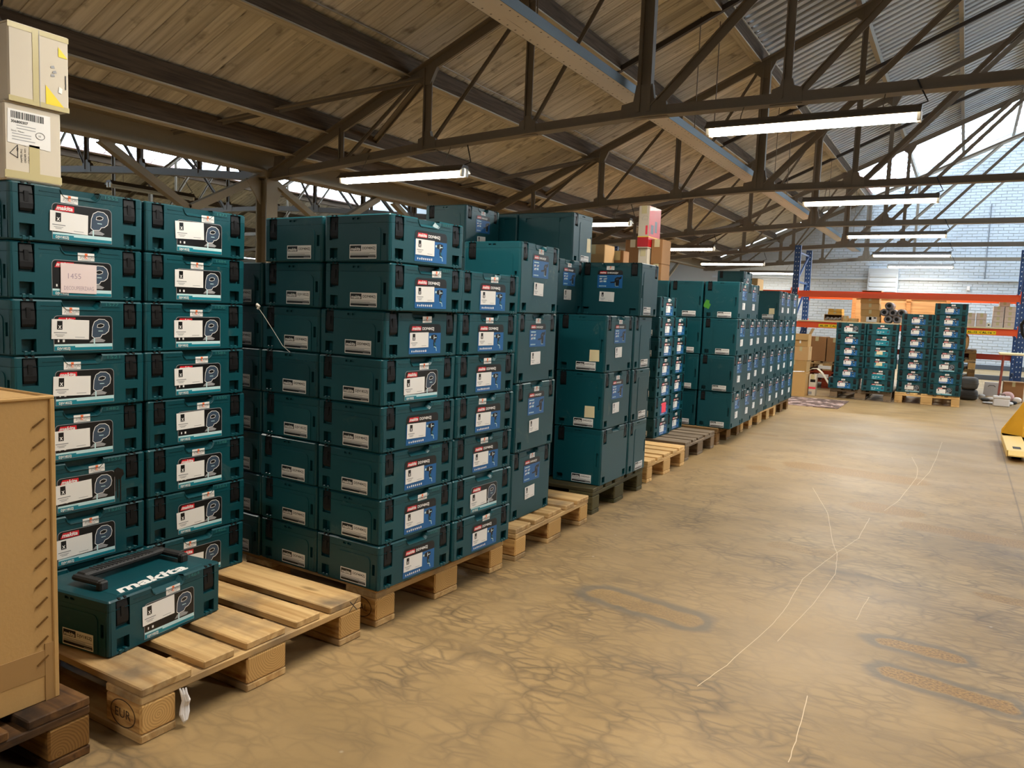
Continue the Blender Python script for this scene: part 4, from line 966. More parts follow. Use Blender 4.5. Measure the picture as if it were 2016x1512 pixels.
stack(*P2, .300, 0, 2, 8, 'the stack behind the eight-high corner stack', D_, over={0: dict(dx=.012), 1: dict(plate='DJV182ZJ', dx=.012), 4: dict(plate='DJV182ZJ')}, front='drill', plate='DDF484ZJ')
stack(*P2, .602, 0, 2, 7, 'the drill stack beside the second jigsaw stack', D_, front='drill', plate='DDF484ZJ')
stack(*P2, .0, .404, 2, 7, 'the seven-high drill stack', D_, over={5: dict(front='jigsaw', plate='DJV182ZJ', shop=False, label='jigsaw case in the seven-high drill stack, second from bottom')}, front='drill', plate='DDF484ZJ')
stack(*P2, .300, .404, 2, 8, 'the stack behind the seven-high drill stack', D_, front='drill', plate='DDF484ZJ')
# third pallet: tall cases
P3 = (-.03, 1.868, .02)
stack(*P3, 0, 0, 4, 4, 'the stack standing on the clear pine deck', Hm, front='hammer', plate=None, over={0: dict(dusty=True)})
stack(-.23, 2.275, 0, .02, 0, 4, 4, 'the set-back stack before the mossy pallet', Hm, front='hammer', plate=None)
# fourth pallet, mossy
P4 = (-.005, 2.812, .0)
bl = 'the dusty stack on the mossy pallet'
bs = lambda a, b, c, d: [('blank_sticker', blank_sticker(a, b, c, d, CR, 'n'))]
z4 = .144
stack(*P4, 0, 0, 4, 3, bl, Hm, over={0: dict(extra=bs(.055, .115, .060, .125), dusty=True), 1: dict(extra=bs(.040, .102, .062, .128), dusty=True), 2: dict(front=None, dusty=True)}, front='hammer', plate='DHR242ZJV')
stack(*P4, 0, .402, 4, 3, 'the side-on stack on the mossy pallet', Hm, ori='B', front='hammer', plate='DHR242ZJV')
ztop = .144+3*.3156
tool_case('tall teal hammer case facing the camera on top of the mossy pallet', 4, -.187, 3.395, ztop, -math.pi/2, front='hammer', plate='DHR242ZJV', both_plates=True, group=Hm+'s')
stack(-.350, 2.812, 0, 0, 0, 4, 4, 'the inner stack behind the dusty one', Hm, front='hammer', plate=None)
stack(-.97, 2.85, 0, 0, 0, 4, 5, 'the five-high stack behind the drill stacks', Hm, front='hammer', plate=None, over={0: dict(extra=[])})
stack(-.485, 3.325, 0, 0, 0, 4, 5, 'the five-high stack turned away from the camera', Hm, ori='B', front='hammer', plate='DHR242ZJV', over={0: dict(both_plates=False, extra=bs(.06, .12, .08, .17))})
# sixth pallet: slim cases set back
oP = {4: {}, 5: dict(label='slim drill case wearing a pink paper over its front label', extra=[('pink_paper', blank_sticker(-.05, .05, .03, .11, PK))], stock=False)}
stack(-.345, 4.625, 0, 0, 0, 2, 7, 'the seven-high stack on the grey pallet', 'slim '+D_[5:], over=oP, front='drill', plate='DDF484ZJ')
stack(-.37, 5.022, 0, 0, 0, 2, 6, 'the six-high stack on the grey pallet', 'slim '+D_[5:], front='drill', plate='DDF484ZJ')
# seventh pallet: wide block of tall cases
green = mat('green_rub', L(60, 130, 30), .7)
def green_patch():
    f = Flat(lambda a, b, q: (a, -CL/2-.0006-q, b)); r = random.Random(2)
    f.poly([(-.118+.026*math.cos(2*math.pi*k/14)*(1+r.uniform(-.3, .3)), .115+.042*math.sin(2*math.pi*k/14)*(1+r.uniform(-.3, .3))) for k in range(14)], 0, 0)
    return f.b.data('green_rub', green)
for ix, nm in enumerate(('the aisle stack of the wide block', 'the second stack in from the aisle, wide block', 'the third stack in from the aisle, wide block', 'the innermost stack of the wide block')):
    stack(-.002, 5.59, 0, .307*ix, 0, 4, 4, nm, 'tall teal case', front='hammer', plate='DHR242ZJV', over={0: dict(extra=[('green_rub', green_patch())])} if ix == 0 else {})
stack(-.012, 5.995, 0, 0, 0, 4, 4, 'the farther aisle stack of the wide block', 'tall teal case', front='hammer', plate=None)
stack(-.33, 5.995, 0, 0, 0, 4, 4, 'the inner farther stack of the wide block', 'tall teal case', front='hammer', plate=None)
stack(-.50, 7.72, 0, 0, 0, 4, 4, 'the inner stack on pale pine', 'tall teal case', front='hammer', plate=None)
tool_case('dark case lying alone above the inner stacks, under the far left lamps', 3, -.64, 7.93, .144+4*.3156, 0, front='jigsaw', plate=None, group='stacked teal tool cases')
stack(-.06, 6.49, 0, 0, 0, 4, 3, 'the three-high stack past the wide block', 'tall teal case', front='hammer', plate=None)
stack(-.08, 6.89, 0, 0, 0, 4, 3, 'the three-high stack fourth from the rug', 'tall teal case', front='hammer', plate=None)
stack(-.085, 7.32, 0, 0, 0, 4, 3, 'the three-high stack on pale pine', 'tall teal case', front='hammer', plate=None)
stack(-.09, 7.72, 0, 0, 0, 4, 4, 'the four-high stack on pale pine', 'tall teal case', front='hammer', plate='DHR242ZJV', over={0: dict(extra=bs(.045, .105, .06, .125))})
stack(-.11, 8.15, 0, 0, 0, 4, 4, 'the stack on the last dark pallet', 'tall teal case', front='hammer', plate=None)
stack(-.11, 8.555, 0, 0, 0, 4, 4, 'the end stack beside the rug', 'tall teal case', front='hammer', plate=None)
stack(-.43, 8.15, 0, 0, 0, 4, 4, 'the inner stack on the last dark pallet', 'tall teal case', front='hammer', plate=None)
# the loose case on the half empty pallet
lc = tool_case('single jigsaw case with carry handle up on the half empty pallet, numbered 1464', 2, -.378, .236, .1445, .100, front='jigsaw', plate='DJV182ZJ', number='1464', tilt=.02, nobrand=True)
handle_parts(lc, KINDS[2])
# white string knotted round a far drill stack
mb = MB(); sx, sy = -.545, .868
mb.tube([(sx, sy-.006, 1.075), (sx+.03, sy-.010, 1.05), (sx+.06, sy-.009, 1.017), (sx+.10, sy-.010, .975), (sx+.125, sy-.010, .947), (sx+.165, sy-.012, .925)], .0011, 5)
t = link('string', mb.data('string', mat('white_string', L(210, 204, 190), .8)))
tag(t, 'white string hanging from a knot across the drill case ends', 'string')
kn = MB(); kn.tube([(sx-.008, sy-.008, 1.082), (sx-.002, sy-.012, 1.088), (sx+.006, sy-.010, 1.082), (sx+.002, sy-.014, 1.072)], [.004, .006, .006, .004], 7); link('knot', kn.data('knot', MATS['white_string']), t)

# ------------------------------------------------------------------ cartons
kraft = mat('kraft_board', L(186, 146, 88), .8, var=.07, bump=.08, bscale=120); kraft2 = mat('kraft_board_brown', L(150, 108, 66), .8, var=.07, bscale=30); kraft3 = mat('kraft_board_tan', L(196, 156, 104), .8, var=.06, bscale=30)
white_card = mat('white_carton_board', L(206, 196, 178), .75, var=.04, bscale=8); beige_card = mat('beige_carton_board', L(206, 186, 172), .8, var=.05); gloss_red = mat('red_gloss_print', L(176, 12, 28), .35, coat=.15)
def carton(label, x0, x1, y0, y1, z0, z1, m=kraft, tape='x', rz=0.0, group=None, name='carton', cat='carton', parts=(), seam_up=True):
    cx, cy = (x0+x1)/2, (y0+y1)/2; a, b, h = (x1-x0)/2, (y1-y0)/2, z1-z0
    t = thing(name, label, cat, (cx, cy, z0), rz, group)
    e = min(.004, h*.04)
    link('box_body', MB().bbox(-a, a, -b, b, 0, h-.004, e).data('box_body', m), t)
    if seam_up:
        g = .003
        if tape == 'x':
            for s in (-1, 1): link('top_flap', MB().bbox(-a+.001, a-.001, min(s*g, s*(b-.001)), max(s*g, s*(b-.001)), h-.0045, h, .001).data('top_flap', m), t)
            link('tape', MB().box(-a-.0008, a+.0008, -.025, .025, h, h+.0006).data('tape', tape_m), t)
            link('tape', MB().box(a+.0002, a+.001, -.025, .025, max(h-.07, h*.4), h-.0002).data('tape', tape_m), t)
            link('tape', MB().box(-.02, .02, -b-.001, -b-.0002, max(h-.07, h*.4), h+.0006).data('tape', tape_m), t)
        else:
            for s in (-1, 1): link('top_flap', MB().bbox(min(s*g, s*(a-.001)), max(s*g, s*(a-.001)), -b+.001, b-.001, h-.0045, h, .001).data('top_flap', m), t)
            link('tape', MB().box(-.025, .025, -b-.0008, b+.0008, h, h+.0006).data('tape', tape_m), t)
            link('tape', MB().box(-.025, .025, -b-.001, -b-.0002, max(h-.07, h*.4), h-.0002).data('tape', tape_m), t)
    return t
# large brown carton on the scorched pallet
bx = thing('large_carton', 'large open-topped brown carton stapled along its edge on the scorched pallet', 'carton', (-.133, -.125, .144))
w2, d2, H2 = .78, .70, .727
mb = MB()
mb.bbox(-.006, 0, -d2, 0, 0, H2, .002); mb.bbox(-w2, -w2+.006, -d2, 0, 0, H2, .002); mb.bbox(-w2+.006, -.006, -.006, 0, 0, H2, .002); mb.bbox(-w2+.006, -.006, -d2, -d2+.006, 0, H2, .002); mb.box(-w2+.006, -.006, -d2+.006, -.006, 0, .006)
link('box_body', mb.data('box_body', kraft), bx)
link('top_flap', MB().bbox(-w2+.004, -.004, -d2+.004, -.004, H2-.012, H2-.006, .001).data('top_flap', kraft), bx)
link('top_edge', MB().bbox(-.012, .004, -d2, .002, H2-.010, H2, .003).data('top_edge', kraft), bx)
link('corner_strip', MB().bbox(-.002, .004, -.010, .002, 0, H2-.008, .002).data('corner_strip', kraft), bx)
staple_m = mat('staple_wire', L(120, 88, 48), .4, metal=.6); sm = MB().bar((.0015, -.016, -.008), (.0015, .010, .010), .003, .003, (1, 0, 0)).data('staple', staple_m)
for k in range(13): link('staple', sm, bx, (0.0008, -.032, .10+.047*k))
link('reinforcement_tape', MB().bbox(0, .0012, -d2, -.012, .062, .125, .0003).data('reinforcement_tape', mat('paper_tape', L(160, 122, 72), .6)), bx)
link('reinforcement_tape', MB().bbox(0, .0020, -.03, -.004, .0, .14, .0003).data('reinforcement_tape', MATS['paper_tape']), bx)
# two white cartons on the jigsaw stack
zc = .144+8*.1571
t = carton('white carton with barcode shipping label, under another white carton', -.86, -.553, .0, .152, zc, zc+.205, white_card, 'y')
fa = (.307/2)
f = Flat(lambda u, v, h: (fa+.0008+h, u, v)); f.poly([(-.068, .098), (.046, .092), (.046, .186), (-.066, .186)], 0, 0)
r = random.Random(9); u = -.058
while u < .026:
    wd = r.choice((.0012, .002, .003)); f.rect(u, u+wd, .163, .181, 1, 1); u += wd+r.choice((.0011, .0018))
f.text('306800307', -.058, .151, .010, 1, 1, bold=.03, fit=.044)
for k, (l, t0) in enumerate((('Peças M/14N.0427 auf 18', .012), ('', .012), ('Stück / Pièces:', 0), ('Verpackungseinheit', 0), ('Kommissionierdaten', 0), ('Lagerplatz', 0))):
    if k in (2,): f.text('Stück / Pièces:', -.058, .143-.0075*k, .006, 1, 1, fit=.034)
    else: f.rect(-.056+t0, -.056+t0+(.050 if k != 5 else .06), .1445-.0075*k, .1465-.0075*k, 6, 1)
f.line([(.018+.012*math.cos(a), .128+.009*math.sin(a)) for a in [2*math.pi*k/18 for k in range(19)]], .0012, 1, 2); f.text('10', .014, .125, .007, 1, 2)
link('shipping_label', f.b.data('shipping_label', INK), t)
f = Flat(lambda u, v, h: (fa+.0006+h, u, v))
f.line([(-.062, .070), (-.042, .094), (-.042, .060), (-.062, .070)], .0018, 1, 0)
for k, l in enumerate(('HAMBURG', 'ORDER NO. 178', 'C/NO. 1/')): f.text(l, -.030+.010*k, .050, .0075, 1, 0, rot=math.pi/2)
f.text('FID', -.040, .078, .007, 1, 0, rot=math.pi/2)
link('stencil_print', f.b.data('stencil_print', INK), t)
link('tape', MB().box(fa+.0003, fa+.0008, -.012, .016, .02, .10).data('tape', tape_m), t); link('tape', MB().box(fa+.0003, fa+.0011, -.076, .076, .006, .026).data('tape', tape_m), t)
zc2 = zc+.2055
t = carton('white carton with yellow corner stickers, topmost above the jigsaw stack', -.86, -.545, .010, .172, zc2, zc2+.204, white_card, 'y')
fa = .315/2
f = Flat(lambda u, v, h: (fa+.001+h, u, v)); f.poly([(.016, .012), (.066, .012), (.016, .062)], 9, 0); f.poly([(.052, .146), (.078, .146), (.052, .172)], 9, 0)
f.rect(-.0005, .001, 0, .20, 6, 0)
for a, b in ((.03, .11), (.035, .098), (.03, .088)): f.poly([(a, b), (a+.012, b+.002), (a+.009, b+.009), (a+.001, b+.006)], 6, 0)
f.poly([(.05, .05), (.06, .048), (.062, .062), (.053, .066)], 0, 1)
f.rect(.070, .0725, .062, .10, 1, 0)
link('yellow_sticker', f.b.data('yellow_sticker', INK), t)
link('tape', MB().box(fa+.0003, fa+.0009, -.018, -.002, .01, .195).data('tape', tape_m), t); link('tape', MB().box(fa+.0003, fa+.0007, -.081, .081, .0, .014).data('tape', tape_m), t); link('tape', MB().box(fa+.0003, fa+.0007, -.081, .081, .188, .202).data('tape', tape_m), t)
# cartons on the tall stacks
stack(-.575, 4.19, 0, 0, 0, 4, 4, 'the stack behind the bright empty pallet', 'tall teal case', front='hammer', plate=None)
stack(-.89, 3.325, 0, 0, 0, 4, 5, 'the inner five-high stack turned away', Hm, ori='B', front='hammer', plate='DHR242ZJV')
zt = .144+4*.3156+.001
t = carton('tall white and red glossy carton, upper of two on the case stacks', -.945, -.845, 5.62, 5.92, zt+.285, zt+.66, white_card, 'y', group='glossy white and red cartons')
link('red_panel', MB().box(.0503, .0512, -.149, .149, .10, .372).data('red_panel', gloss_red), t); link('red_band', MB().box(-.0512, .0516, -.1512, .1512, .012, .098).data('red_band', gloss_red), t)
link('yellow_line', MB().box(-.0514, .0518, -.1514, .1514, .098, .104).data('yellow_line', yellow_ink), t)
f = Flat(lambda u, v, h: (.0515+h, u, v)); f.rect(-.10, -.03, .13, .21, 7, 0); f.rect(.0, .06, .15, .25, 7, 0); link('printed_box', f.b.data('printed_box', INK), t)
f = Flat(lambda u, v, h: (u, -.151-h, v)); f.line([(-.02, .26), (.0, .285), (.036, .28), (.04, .26)], .002, 6, 0)
for k in range(5): f.line([(-.016+.012*k, .262), (-.014+.012*k, .245)], .002, 6, 0)
f.rect(.02, .04, .12, .20, 11, 0); link('line_drawing', f.b.data('line_drawing', INK), t)
t = carton('plain white glossy carton, lower of two on the case stacks', -.94, -.85, 5.64, 5.92, zt, zt+.284, white_card, 'y', group='glossy white and red cartons')
carton('upper brown carton beside the red and white cartons', -.84, -.735, 5.70, 5.93, zt+.15, zt+.37, kraft2, 'y', group='brown cartons on the case stacks')
carton('lower brown carton beside the red and white cartons', -.84, -.735, 5.70, 5.93, zt, zt+.149, kraft2, 'y', group='brown cartons on the case stacks')
carton('brown carton close behind the red and white cartons', -1.10, -.955, 5.72, 5.95, zt, zt+.37, kraft2, 'y', group='brown cartons on the case stacks')
carton('tan carton with torn tape, behind the camera-facing hammer case', -.86, -.667, 4.25, 4.44, zt, zt+.195, kraft3, 'y', group='brown cartons on the case stacks')
carton('small brown carton with white tape end, next to the tan one', -.70, -.60, 4.455, 4.57, zt, zt+.165, kraft2, 'y', group='brown cartons on the case stacks')
carton('tan carton standing alone atop the last case stacks', -.72, -.44, 8.18, 8.48, zt, zt+.15, kraft3, 'y', group='brown cartons on the case stacks')

# ------------------------------------------------------------------ end of the aisle: two pallets of slim cases
pA = pallet(.06, 10.93, -math.pi/2+.01, 'grey', 'grey pallet under the twin six-high case stacks by the rack')
pB = pallet(.892, 11.06, -math.pi/2+.01, 'pale', 'pale pine pallet under the highest case stacks by the rack')
def back_stack(x, y, n, where, noun, fronts, lows=0, plate=None, shift=0):
    for k in range(n):
        z = .144+(n-1-k)*.1571; r = random.Random(where+str(k)); fr = fronts[k]
        dx, dy = (shift, -.09) if (n-1-k) < lows else (0, 0)
        lab = '%s, %s of %s' % (noun, ordinal(k, n), where)
        tool_case(lab, 2, x+CL/2+dx+r.uniform(-.004, .004), y+CW/2+.02+dy, z, -math.pi/2+.01, front=fr, plate=plate, group='slim cases by the rack', stock=fr != 'teal', extra=[('torn_paper', blank_sticker(-.05, .03, .04, .085, CR))] if (fr == 'teal' and k in (2, 3)) else ())
back_stack(.075, 10.96, 6, 'the first stack by the rack', 'slim jigsaw case', ('jigsaw',)+('drill',)*5, 1, shift=-.045)
back_stack(.478, 10.96, 6, 'the teal-labelled stack', 'slim case', ('teal',)*6, 2, shift=-.004)
back_stack(.90, 11.12, 7, 'the stack with a white disc', 'slim case', ('drill',)*6+('jigsaw',), 0)
back_stack(1.30, 11.12, 8, 'the highest stack by the rack', 'slim case', ('drill',)*5+('jigsaw', 'drill', 'jigsaw'), 2, shift=-.002)
# ------------------------------------------------------------------ pallet racking
rb = mat('rack_blue', L(28, 66, 118), .45, var=.08); ro = mat('rack_orange', L(232, 84, 30), .4, var=.05); ro_shade = mat('rack_orange_shaded', L(158, 50, 30), .5, var=.06); hole_m = mat('slot_dark', L(200, 208, 214), .6)  # red-brown: rack orange with shade painted in, for the low rear beam
def upright(x, lb):
    t = thing('rack_upright', lb, 'rack', (x, 13.0, 0), 0, 'blue rack uprights')
    for y in (0, 1.1):
        mb = MB(); H_ = 2.36
        mb.box(-.05, .05, y, y+.003, 0, H_); mb.box(-.05, -.047, y, y+.07, 0, H_); mb.box(.047, .05, y, y+.07, 0, H_); mb.box(-.05, -.03, y+.067, y+.07, 0, H_); mb.box(.03, .05, y+.067, y+.07, 0, H_)
        link('post', mb.data('post', rb), t)
        mb = MB()
        for k in range(31):
            for s in (-1, 1):
                zc_ = .06+.075*k; mb.prism([(s*.022-.006, zc_-.010), (s*.022+.006, zc_-.010), (s*.022+.008, zc_+.009), (s*.022-.004, zc_+.009)], 'y', y-.002, y-.0002)
        o = link('slot', mb.data('slot', hole_m), t); o['kind'] = 'stuff'
        link('foot_plate', MB().bbox(-.07, .07, y-.03, y+.10, 0, .008, .002).data('foot_plate', rb), t)
    for z0, z1 in ((.35, .35), (.35, 1.05), (1.05, 1.05), (1.05, 1.75), (1.75, 1.75), (1.75, 2.25), (2.25, 2.25)):
        a, b = (z0, z1) if z0 != z1 else (z0, z1)
        fw = int(round(z0*10)) % 2
        link('lattice_brace', MB().bar((0, .06 if not fw else 1.10, a), (0, 1.10 if not fw else .06, b), .03, .025, (1, 0, 0)).data('lattice_brace', rb), t)
upright(-.90, 'blue slotted rack upright behind the last case stack'); upright(2.42, 'blue slotted rack upright beside the pallet truck handle'); upright(-4.25, 'blue slotted rack upright hidden behind the case stacks')
def rack_beam(x0, x1, y, z, h, m, lb):
    t = thing('rack_beam', lb, 'rack beam', ((x0+x1)/2, y, z), 0, 'rack beams')
    l = (x1-x0)/2
    link('beam_profile', MB().prism([(0, 0), (.05, 0), (.05, h), (.028, h), (.028, h*.72), (0, h*.72)], 'x', -l+.004, l-.004).data('beam_profile', m), t)
    for s in (-1, 1): link('end_bracket', MB().bbox(s*l-.004, s*l+.004, -.006, .06, -.03, h+.05, .001).data('end_bracket', m), t)
    return t
xa, xb = -.843, 2.363
rack_beam(xa, xb, 12.945, 1.49, .105, ro, 'upper orange front beam of the rack, bare'); rack_beam(xa, xb, 14.115, 1.49, .105, ro, 'upper orange rear beam of the rack against the wall side')
lbm = rack_beam(xa, xb, 12.945, .975, .10, ro, 'orange shelf beam with yellow bay labels')
rack_beam(xa, xb, 14.115, .975, .10, ro, 'rear orange shelf beam under the boards'); rack_beam(xa, xb, 14.115, .56, .09, ro_shade, 'low rear rack beam behind the pallets, its shade painted in')
rack_beam(-4.193, -.957, 12.945, 1.49, .105, ro, 'orange upper beam of the rack bay hidden by the case stacks'); rack_beam(-4.193, -.957, 14.115, 1.49, .105, ro, 'orange rear beam of the rack bay hidden by the case stacks')
for u, a, b in ((-1.03, 'AL-09', 'AL-13'), (1.13, 'AL-12', 'AL-16')):
    f = Flat(lambda p_, q, h: (p_, -.0008-h, q)); f.rect(u-.20, u+.20, .012, .066, 9, 0); f.text(a, u-.18, .024, .040, 1, 1, bold=.03, fit=.13); f.text(b, u+.015, .024, .040, 1, 1, bold=.03, fit=.13)
    for q in (-.02, .17): f.poly([(u+q, .030), (u+q+.018, .039), (u+q, .048)], 1, 1)
    f.rect(u-.002, u+.002, .016, .062, 1, 1)
    link('bay_label', f.b.data('bay_label', INK), lbm)
shelf = thing('shelf_boards', 'pale chipboard shelf lying on the orange rack beams', 'shelf', (.75, 13.0, 1.0755))
chip = mat('chipboard', L(222, 204, 160), .8, var=.05)
for k in range(4):
    link('shelf_board', MB().bbox(-1.555+.78*k, -1.555+.775+.78*k, -.06, 1.16, 0, .022, .002).data('shelf_board', chip), shelf)
zs = 1.0985
def small(label, x0, x1, z0, z1, y0=13.0, dep=.28, m=kraft3, group='things on the rack shelf', **k): return carton(label, x0, x1, y0, y0+dep, z0, z1, m, k.pop('tape', 'x'), group=group, **k)
def open_box(label, x0, x1, y0, y1, z0, z1, m, fill, group=None, top=False):
    t = thing('open_carton', label, 'carton', ((x0+x1)/2, (y0+y1)/2, z0), 0, group); a, b, h = (x1-x0)/2, (y1-y0)/2, z1-z0; q = .006
    link('box_body', MB().bbox(-a, a, -b, b, 0, q, .001).bbox(-a, -a+q, -b, b, q, h, .001).bbox(a-q, a, -b, b, q, h, .001).bbox(-a+q, a-q, b-q, b, q, h, .001).bbox(-a+q, a-q, -b, b if not top else -b+q, (h-q) if not top else q, h, .001).bbox(-a+q, a-q, -b-.001, -b+q, q, h*.18, .001).data('box_body', m), t)
    r = random.Random(label); mb = MB()
    for k in range(4):
        x = -a*.7+1.4*a*k/3; mb.tube([(x-.04, -b*.5, h*.22), (x, -b*.3, h*(.38+.2*r.random())), (x+.05, -b*.1, h*.3)], [.012, .03*min(1, h/.12), .014], 7)
    link('packed_film', mb.data('packed_film', fill), t); return t
film = mat('clear_film', L(190, 186, 182), .25); dkfill = mat('dark_lining', L(44, 38, 36), .8)
open_box('low open-fronted carton holding crumpled film, on the shelf', -.40, -.12, 13.0, 13.3, zs, zs+.108, kraft3, film, 'things on the rack shelf')
small('upper padded yellow parcel on the open-fronted carton', -.34, -.13, zs+.155, zs+.205, m=mat('padded_yellow', L(214, 164, 66), .6))
small('lower padded yellow parcel on the open-fronted carton', -.345, -.125, zs+.109, zs+.153, m=MATS['padded_yellow'])
small('small cube carton beside the open-fronted carton', -.11, -.025, zs, zs+.095, dep=.12); small('flat little carton before the five-carton pile', -.015, .12, zs, zs+.055, dep=.2)
for k, nm in enumerate(('bottom carton with a white label of the shelf pile', 'second carton of the shelf pile, above the labelled one', 'third carton of the shelf pile, under the loosely taped one', 'loosely taped carton, fourth in the shelf pile')):
    a = .17-.008*k; t = small(nm, a, a+.285, zs+.1035*k, zs+.1035*k+.103, m=(kraft3, kraft, kraft3, kraft)[k])
    if k == 0: f = Flat(lambda u, v, h: (u, -.141-h, v)); f.rect(-.06, .10, .01, .09, 0, 0); f.rect(.05, .09, .065, .085, 1, 1); link('address_label', f.b.data('address_label', INK), t)
open_box('dark open-fronted carton topping the shelf pile', .16, .45, 13.0, 13.28, zs+.4145, zs+.52, kraft3, film, 'things on the rack shelf')
rollm = mat('rolled_film', L(116, 112, 112), .35, var=.1); rolld = mat('roll_core_dark', L(20, 20, 20), .8)
for x, z, nm in ((.575, zs+.062, 'bottom grey film roll next to the carton pile'), (.70, zs+.062, 'bottom grey film roll beside the white-disc stack'), (.45+.0, zs+.175, 'grey film roll leaning above the carton pile corner'), (.638, zs+.170, 'middle grey film roll resting on the two bottom ones'), (.576, zs+.280, 'topmost grey film roll of the pyramid'), (.764, zs+.172, 'dark grey film roll touching the white-disc stack')):
    if nm.startswith('grey film roll leaning'): x, z = .513, zs+.172
    t = thing('film_roll', nm, 'roll', (x, 13.0, z), 0, 'grey film rolls')
    n = 16; mb = MB()
    ring = lambda r_, y: [(r_*math.cos(2*math.pi*k/n), y, r_*math.sin(2*math.pi*k/n)) for k in range(n)]
    vs = ring(.061, 0)+ring(.061, .6)+ring(.03, .6)+ring(.03, 0)
    mb.raw(vs, [(a*n+k, a*n+(k+1) % n, ((a+1) % 4)*n+(k+1) % n, ((a+1) % 4)*n+k) for a in range(4) for k in range(n)])
    link('roll_body', mb.data('roll_body', rollm, True), t); link('core_tube', MB().tube([(0, .01, 0), (0, .59, 0)], .029, 12).data('core_tube', rolld), t)
# framed hardboard crate panel leaning at the back of the shelf
t = thing('crate_panel', 'large framed hardboard crate panel standing at the back of the shelf', 'panel', (.67, 13.95, zs))
hb = wood('hardboard', L(178, 138, 96), L(156, 116, 78), knots=False); pf = wood('crate_pine', L(190, 136, 88), L(166, 112, 68), knots=False)
link('sheet', MB().box(-.76, .76, .01, .016, 0, .47).data('sheet', hb), t)
for a, b, c, d in ((-.76, .76, .43, .47), (-.76, .76, 0, .04), (-.76, -.70, .04, .43), (.70, .76, .04, .43), (.10, .17, .04, .43)): link('frame_batten', MB().bbox(a, b, -.012, .01, c, d, .002).data('frame_batten', pf), t)
link('wedge', MB().prism([(.08, .38), (.135, .455), (.19, .38)], 'y', -.02, -.012).data('wedge', pf), t)
# beige cartons on the far end of the shelf
for i, (a, b) in enumerate(((1.66, 1.80), (1.815, 1.95))):
    for k in range(2): small('%s beige carton of the %s low pile past the highest stack' % (('lower', 'upper')[k], ('first', 'second')[i]), a, b, zs+.105*k, zs+.105*k+.104, m=beige_card, group='beige cartons on the shelf')
for i, (a, b) in enumerate(((2.03, 2.17), (2.18, 2.32))):
    for k in range(4): small('beige carton, %s from bottom, %s pile near the rack end' % (('first', 'second', 'third', 'fourth')[k], ('inner', 'outer')[i]), a, b, zs+.080*k, zs+.080*k+.079, m=beige_card, group='beige cartons on the shelf')
small('small single beige carton on top of the rack-end piles', 2.10, 2.24, zs+.321, zs+.385, m=beige_card, group='beige cartons on the shelf')
for k, x in enumerate((1.975, 2.0)):
    pass
t = thing('tape_roll', 'pale paper roll lying end-on beside the beige piles', 'roll', (1.985, 13.0, zs+.032), 0, 'pale rolls')
link('roll_body', MB().tube([(0, 0, 0), (0, .15, 0)], .031, 14).data('roll_body', mat('pale_paper_roll', L(224, 216, 190), .7)), t); link('core_tube', MB().tube([(0, -.001, 0), (0, .01, 0)], .012, 10).data('core_tube', rolld), t)
# cartons and pallets under the shelf
zz = 0
for k, (wd, nm) in enumerate((('red', 'bottom red-stained pallet under the two kraft cartons'), ('red', 'middle red-stained pallet under the two kraft cartons'), ('new', 'top pine pallet under the two kraft cartons'))):
    pallet(-.62, 12.5, -math.pi/2, wd, nm, z=.1442*k, group='pallets stacked under the rack')
zz = .1442*3
for k in range(3):
    f = None
def sheet_label(x, y, z, wd, h, lb):
    t = link('paper_sheet', MB().bbox(-wd/2, wd/2, 0, .002, 0, h, .0003).data('paper_sheet', white), None, (x, y, z)); tag(t, lb, 'paper', 'white paper sheets'); return t
sheet_label(-.26, 12.492, .293+.02, .20, .055, 'white paper sheet stuck before the top pallet opening'); sheet_label(-.30, 12.492, .149+.02, .22, .06, 'white paper sheet stuck before the middle pallet opening')
carton('wide kraft carton standing on the pallet pile under the rack', -.56, -.27, 12.55, 12.95, zz, zz+.40, kraft2, 'y', group='kraft cartons under the rack'); carton('narrow kraft carton standing beside the wide one under the rack', -.255, -.03, 12.55, 12.9, zz, zz+.39, kraft2, 'y', group='kraft cartons under the rack')
carton('bottom plain carton of the pile against the last case stack', -.86, -.45, 11.95, 12.3, 0, .455, kraft, 'y', group='cartons piled beside the last stack'); carton('taped middle carton of the pile against the last case stack', -.68, -.44, 11.98, 12.28, .456, .675, kraft3, 'x', group='cartons piled beside the last stack')
def flap_box(label, x0, x1, y0, y1, z0, z1, m, group=None, open_out=.5):
    t = carton(label, x0, x1, y0, y1, z0, z1, m, seam_up=False, group=group); a, b, h = (x1-x0)/2, (y1-y0)/2, z1-z0
    for s, ang in ((1, .7), (-1, .5)):
        q = .12; link('open_flap', MB().bar((s*a, 0, h-.002), (s*(a+q*math.sin(ang)*open_out), 0, h+q*math.cos(ang)), .004, 2*b-.01, (0, 1, 0)).data('open_flap', m), t)
    link('open_flap', MB().bar((0, -b, h-.002), (0, -b-.03, h-.10), .004, 2*a-.01, (1, 0, 0)).data('open_flap', m), t)
    link('white_tape', MB().box(-.012, .012, -b-.0015, -b-.0003, h*.25, h*.8).data('white_tape', white), t)
    return t
flap_box('topmost carton with open flaps, against the last case stack', -.70, -.46, 12.0, 12.28, .676, .88, kraft, 'cartons piled beside the last stack')
ob = open_box('open kraft carton of papers standing on the floor by the rug', -.66, -.255, 10.75, 11.1, 0, .33, kraft, film, top=True)
pp = MB()
for k, (x, y, a) in enumerate(((-.1, -.05, .2), (.02, .03, -.3), (.08, -.08, .5))): pp.bar((x-.08, y, .336+.004*k), (x+.08, y+.05*a, .346+.004*k), .12, .002, (0, 0, 1))
link('paper_sheet', pp.data('paper_sheet', white), ob)
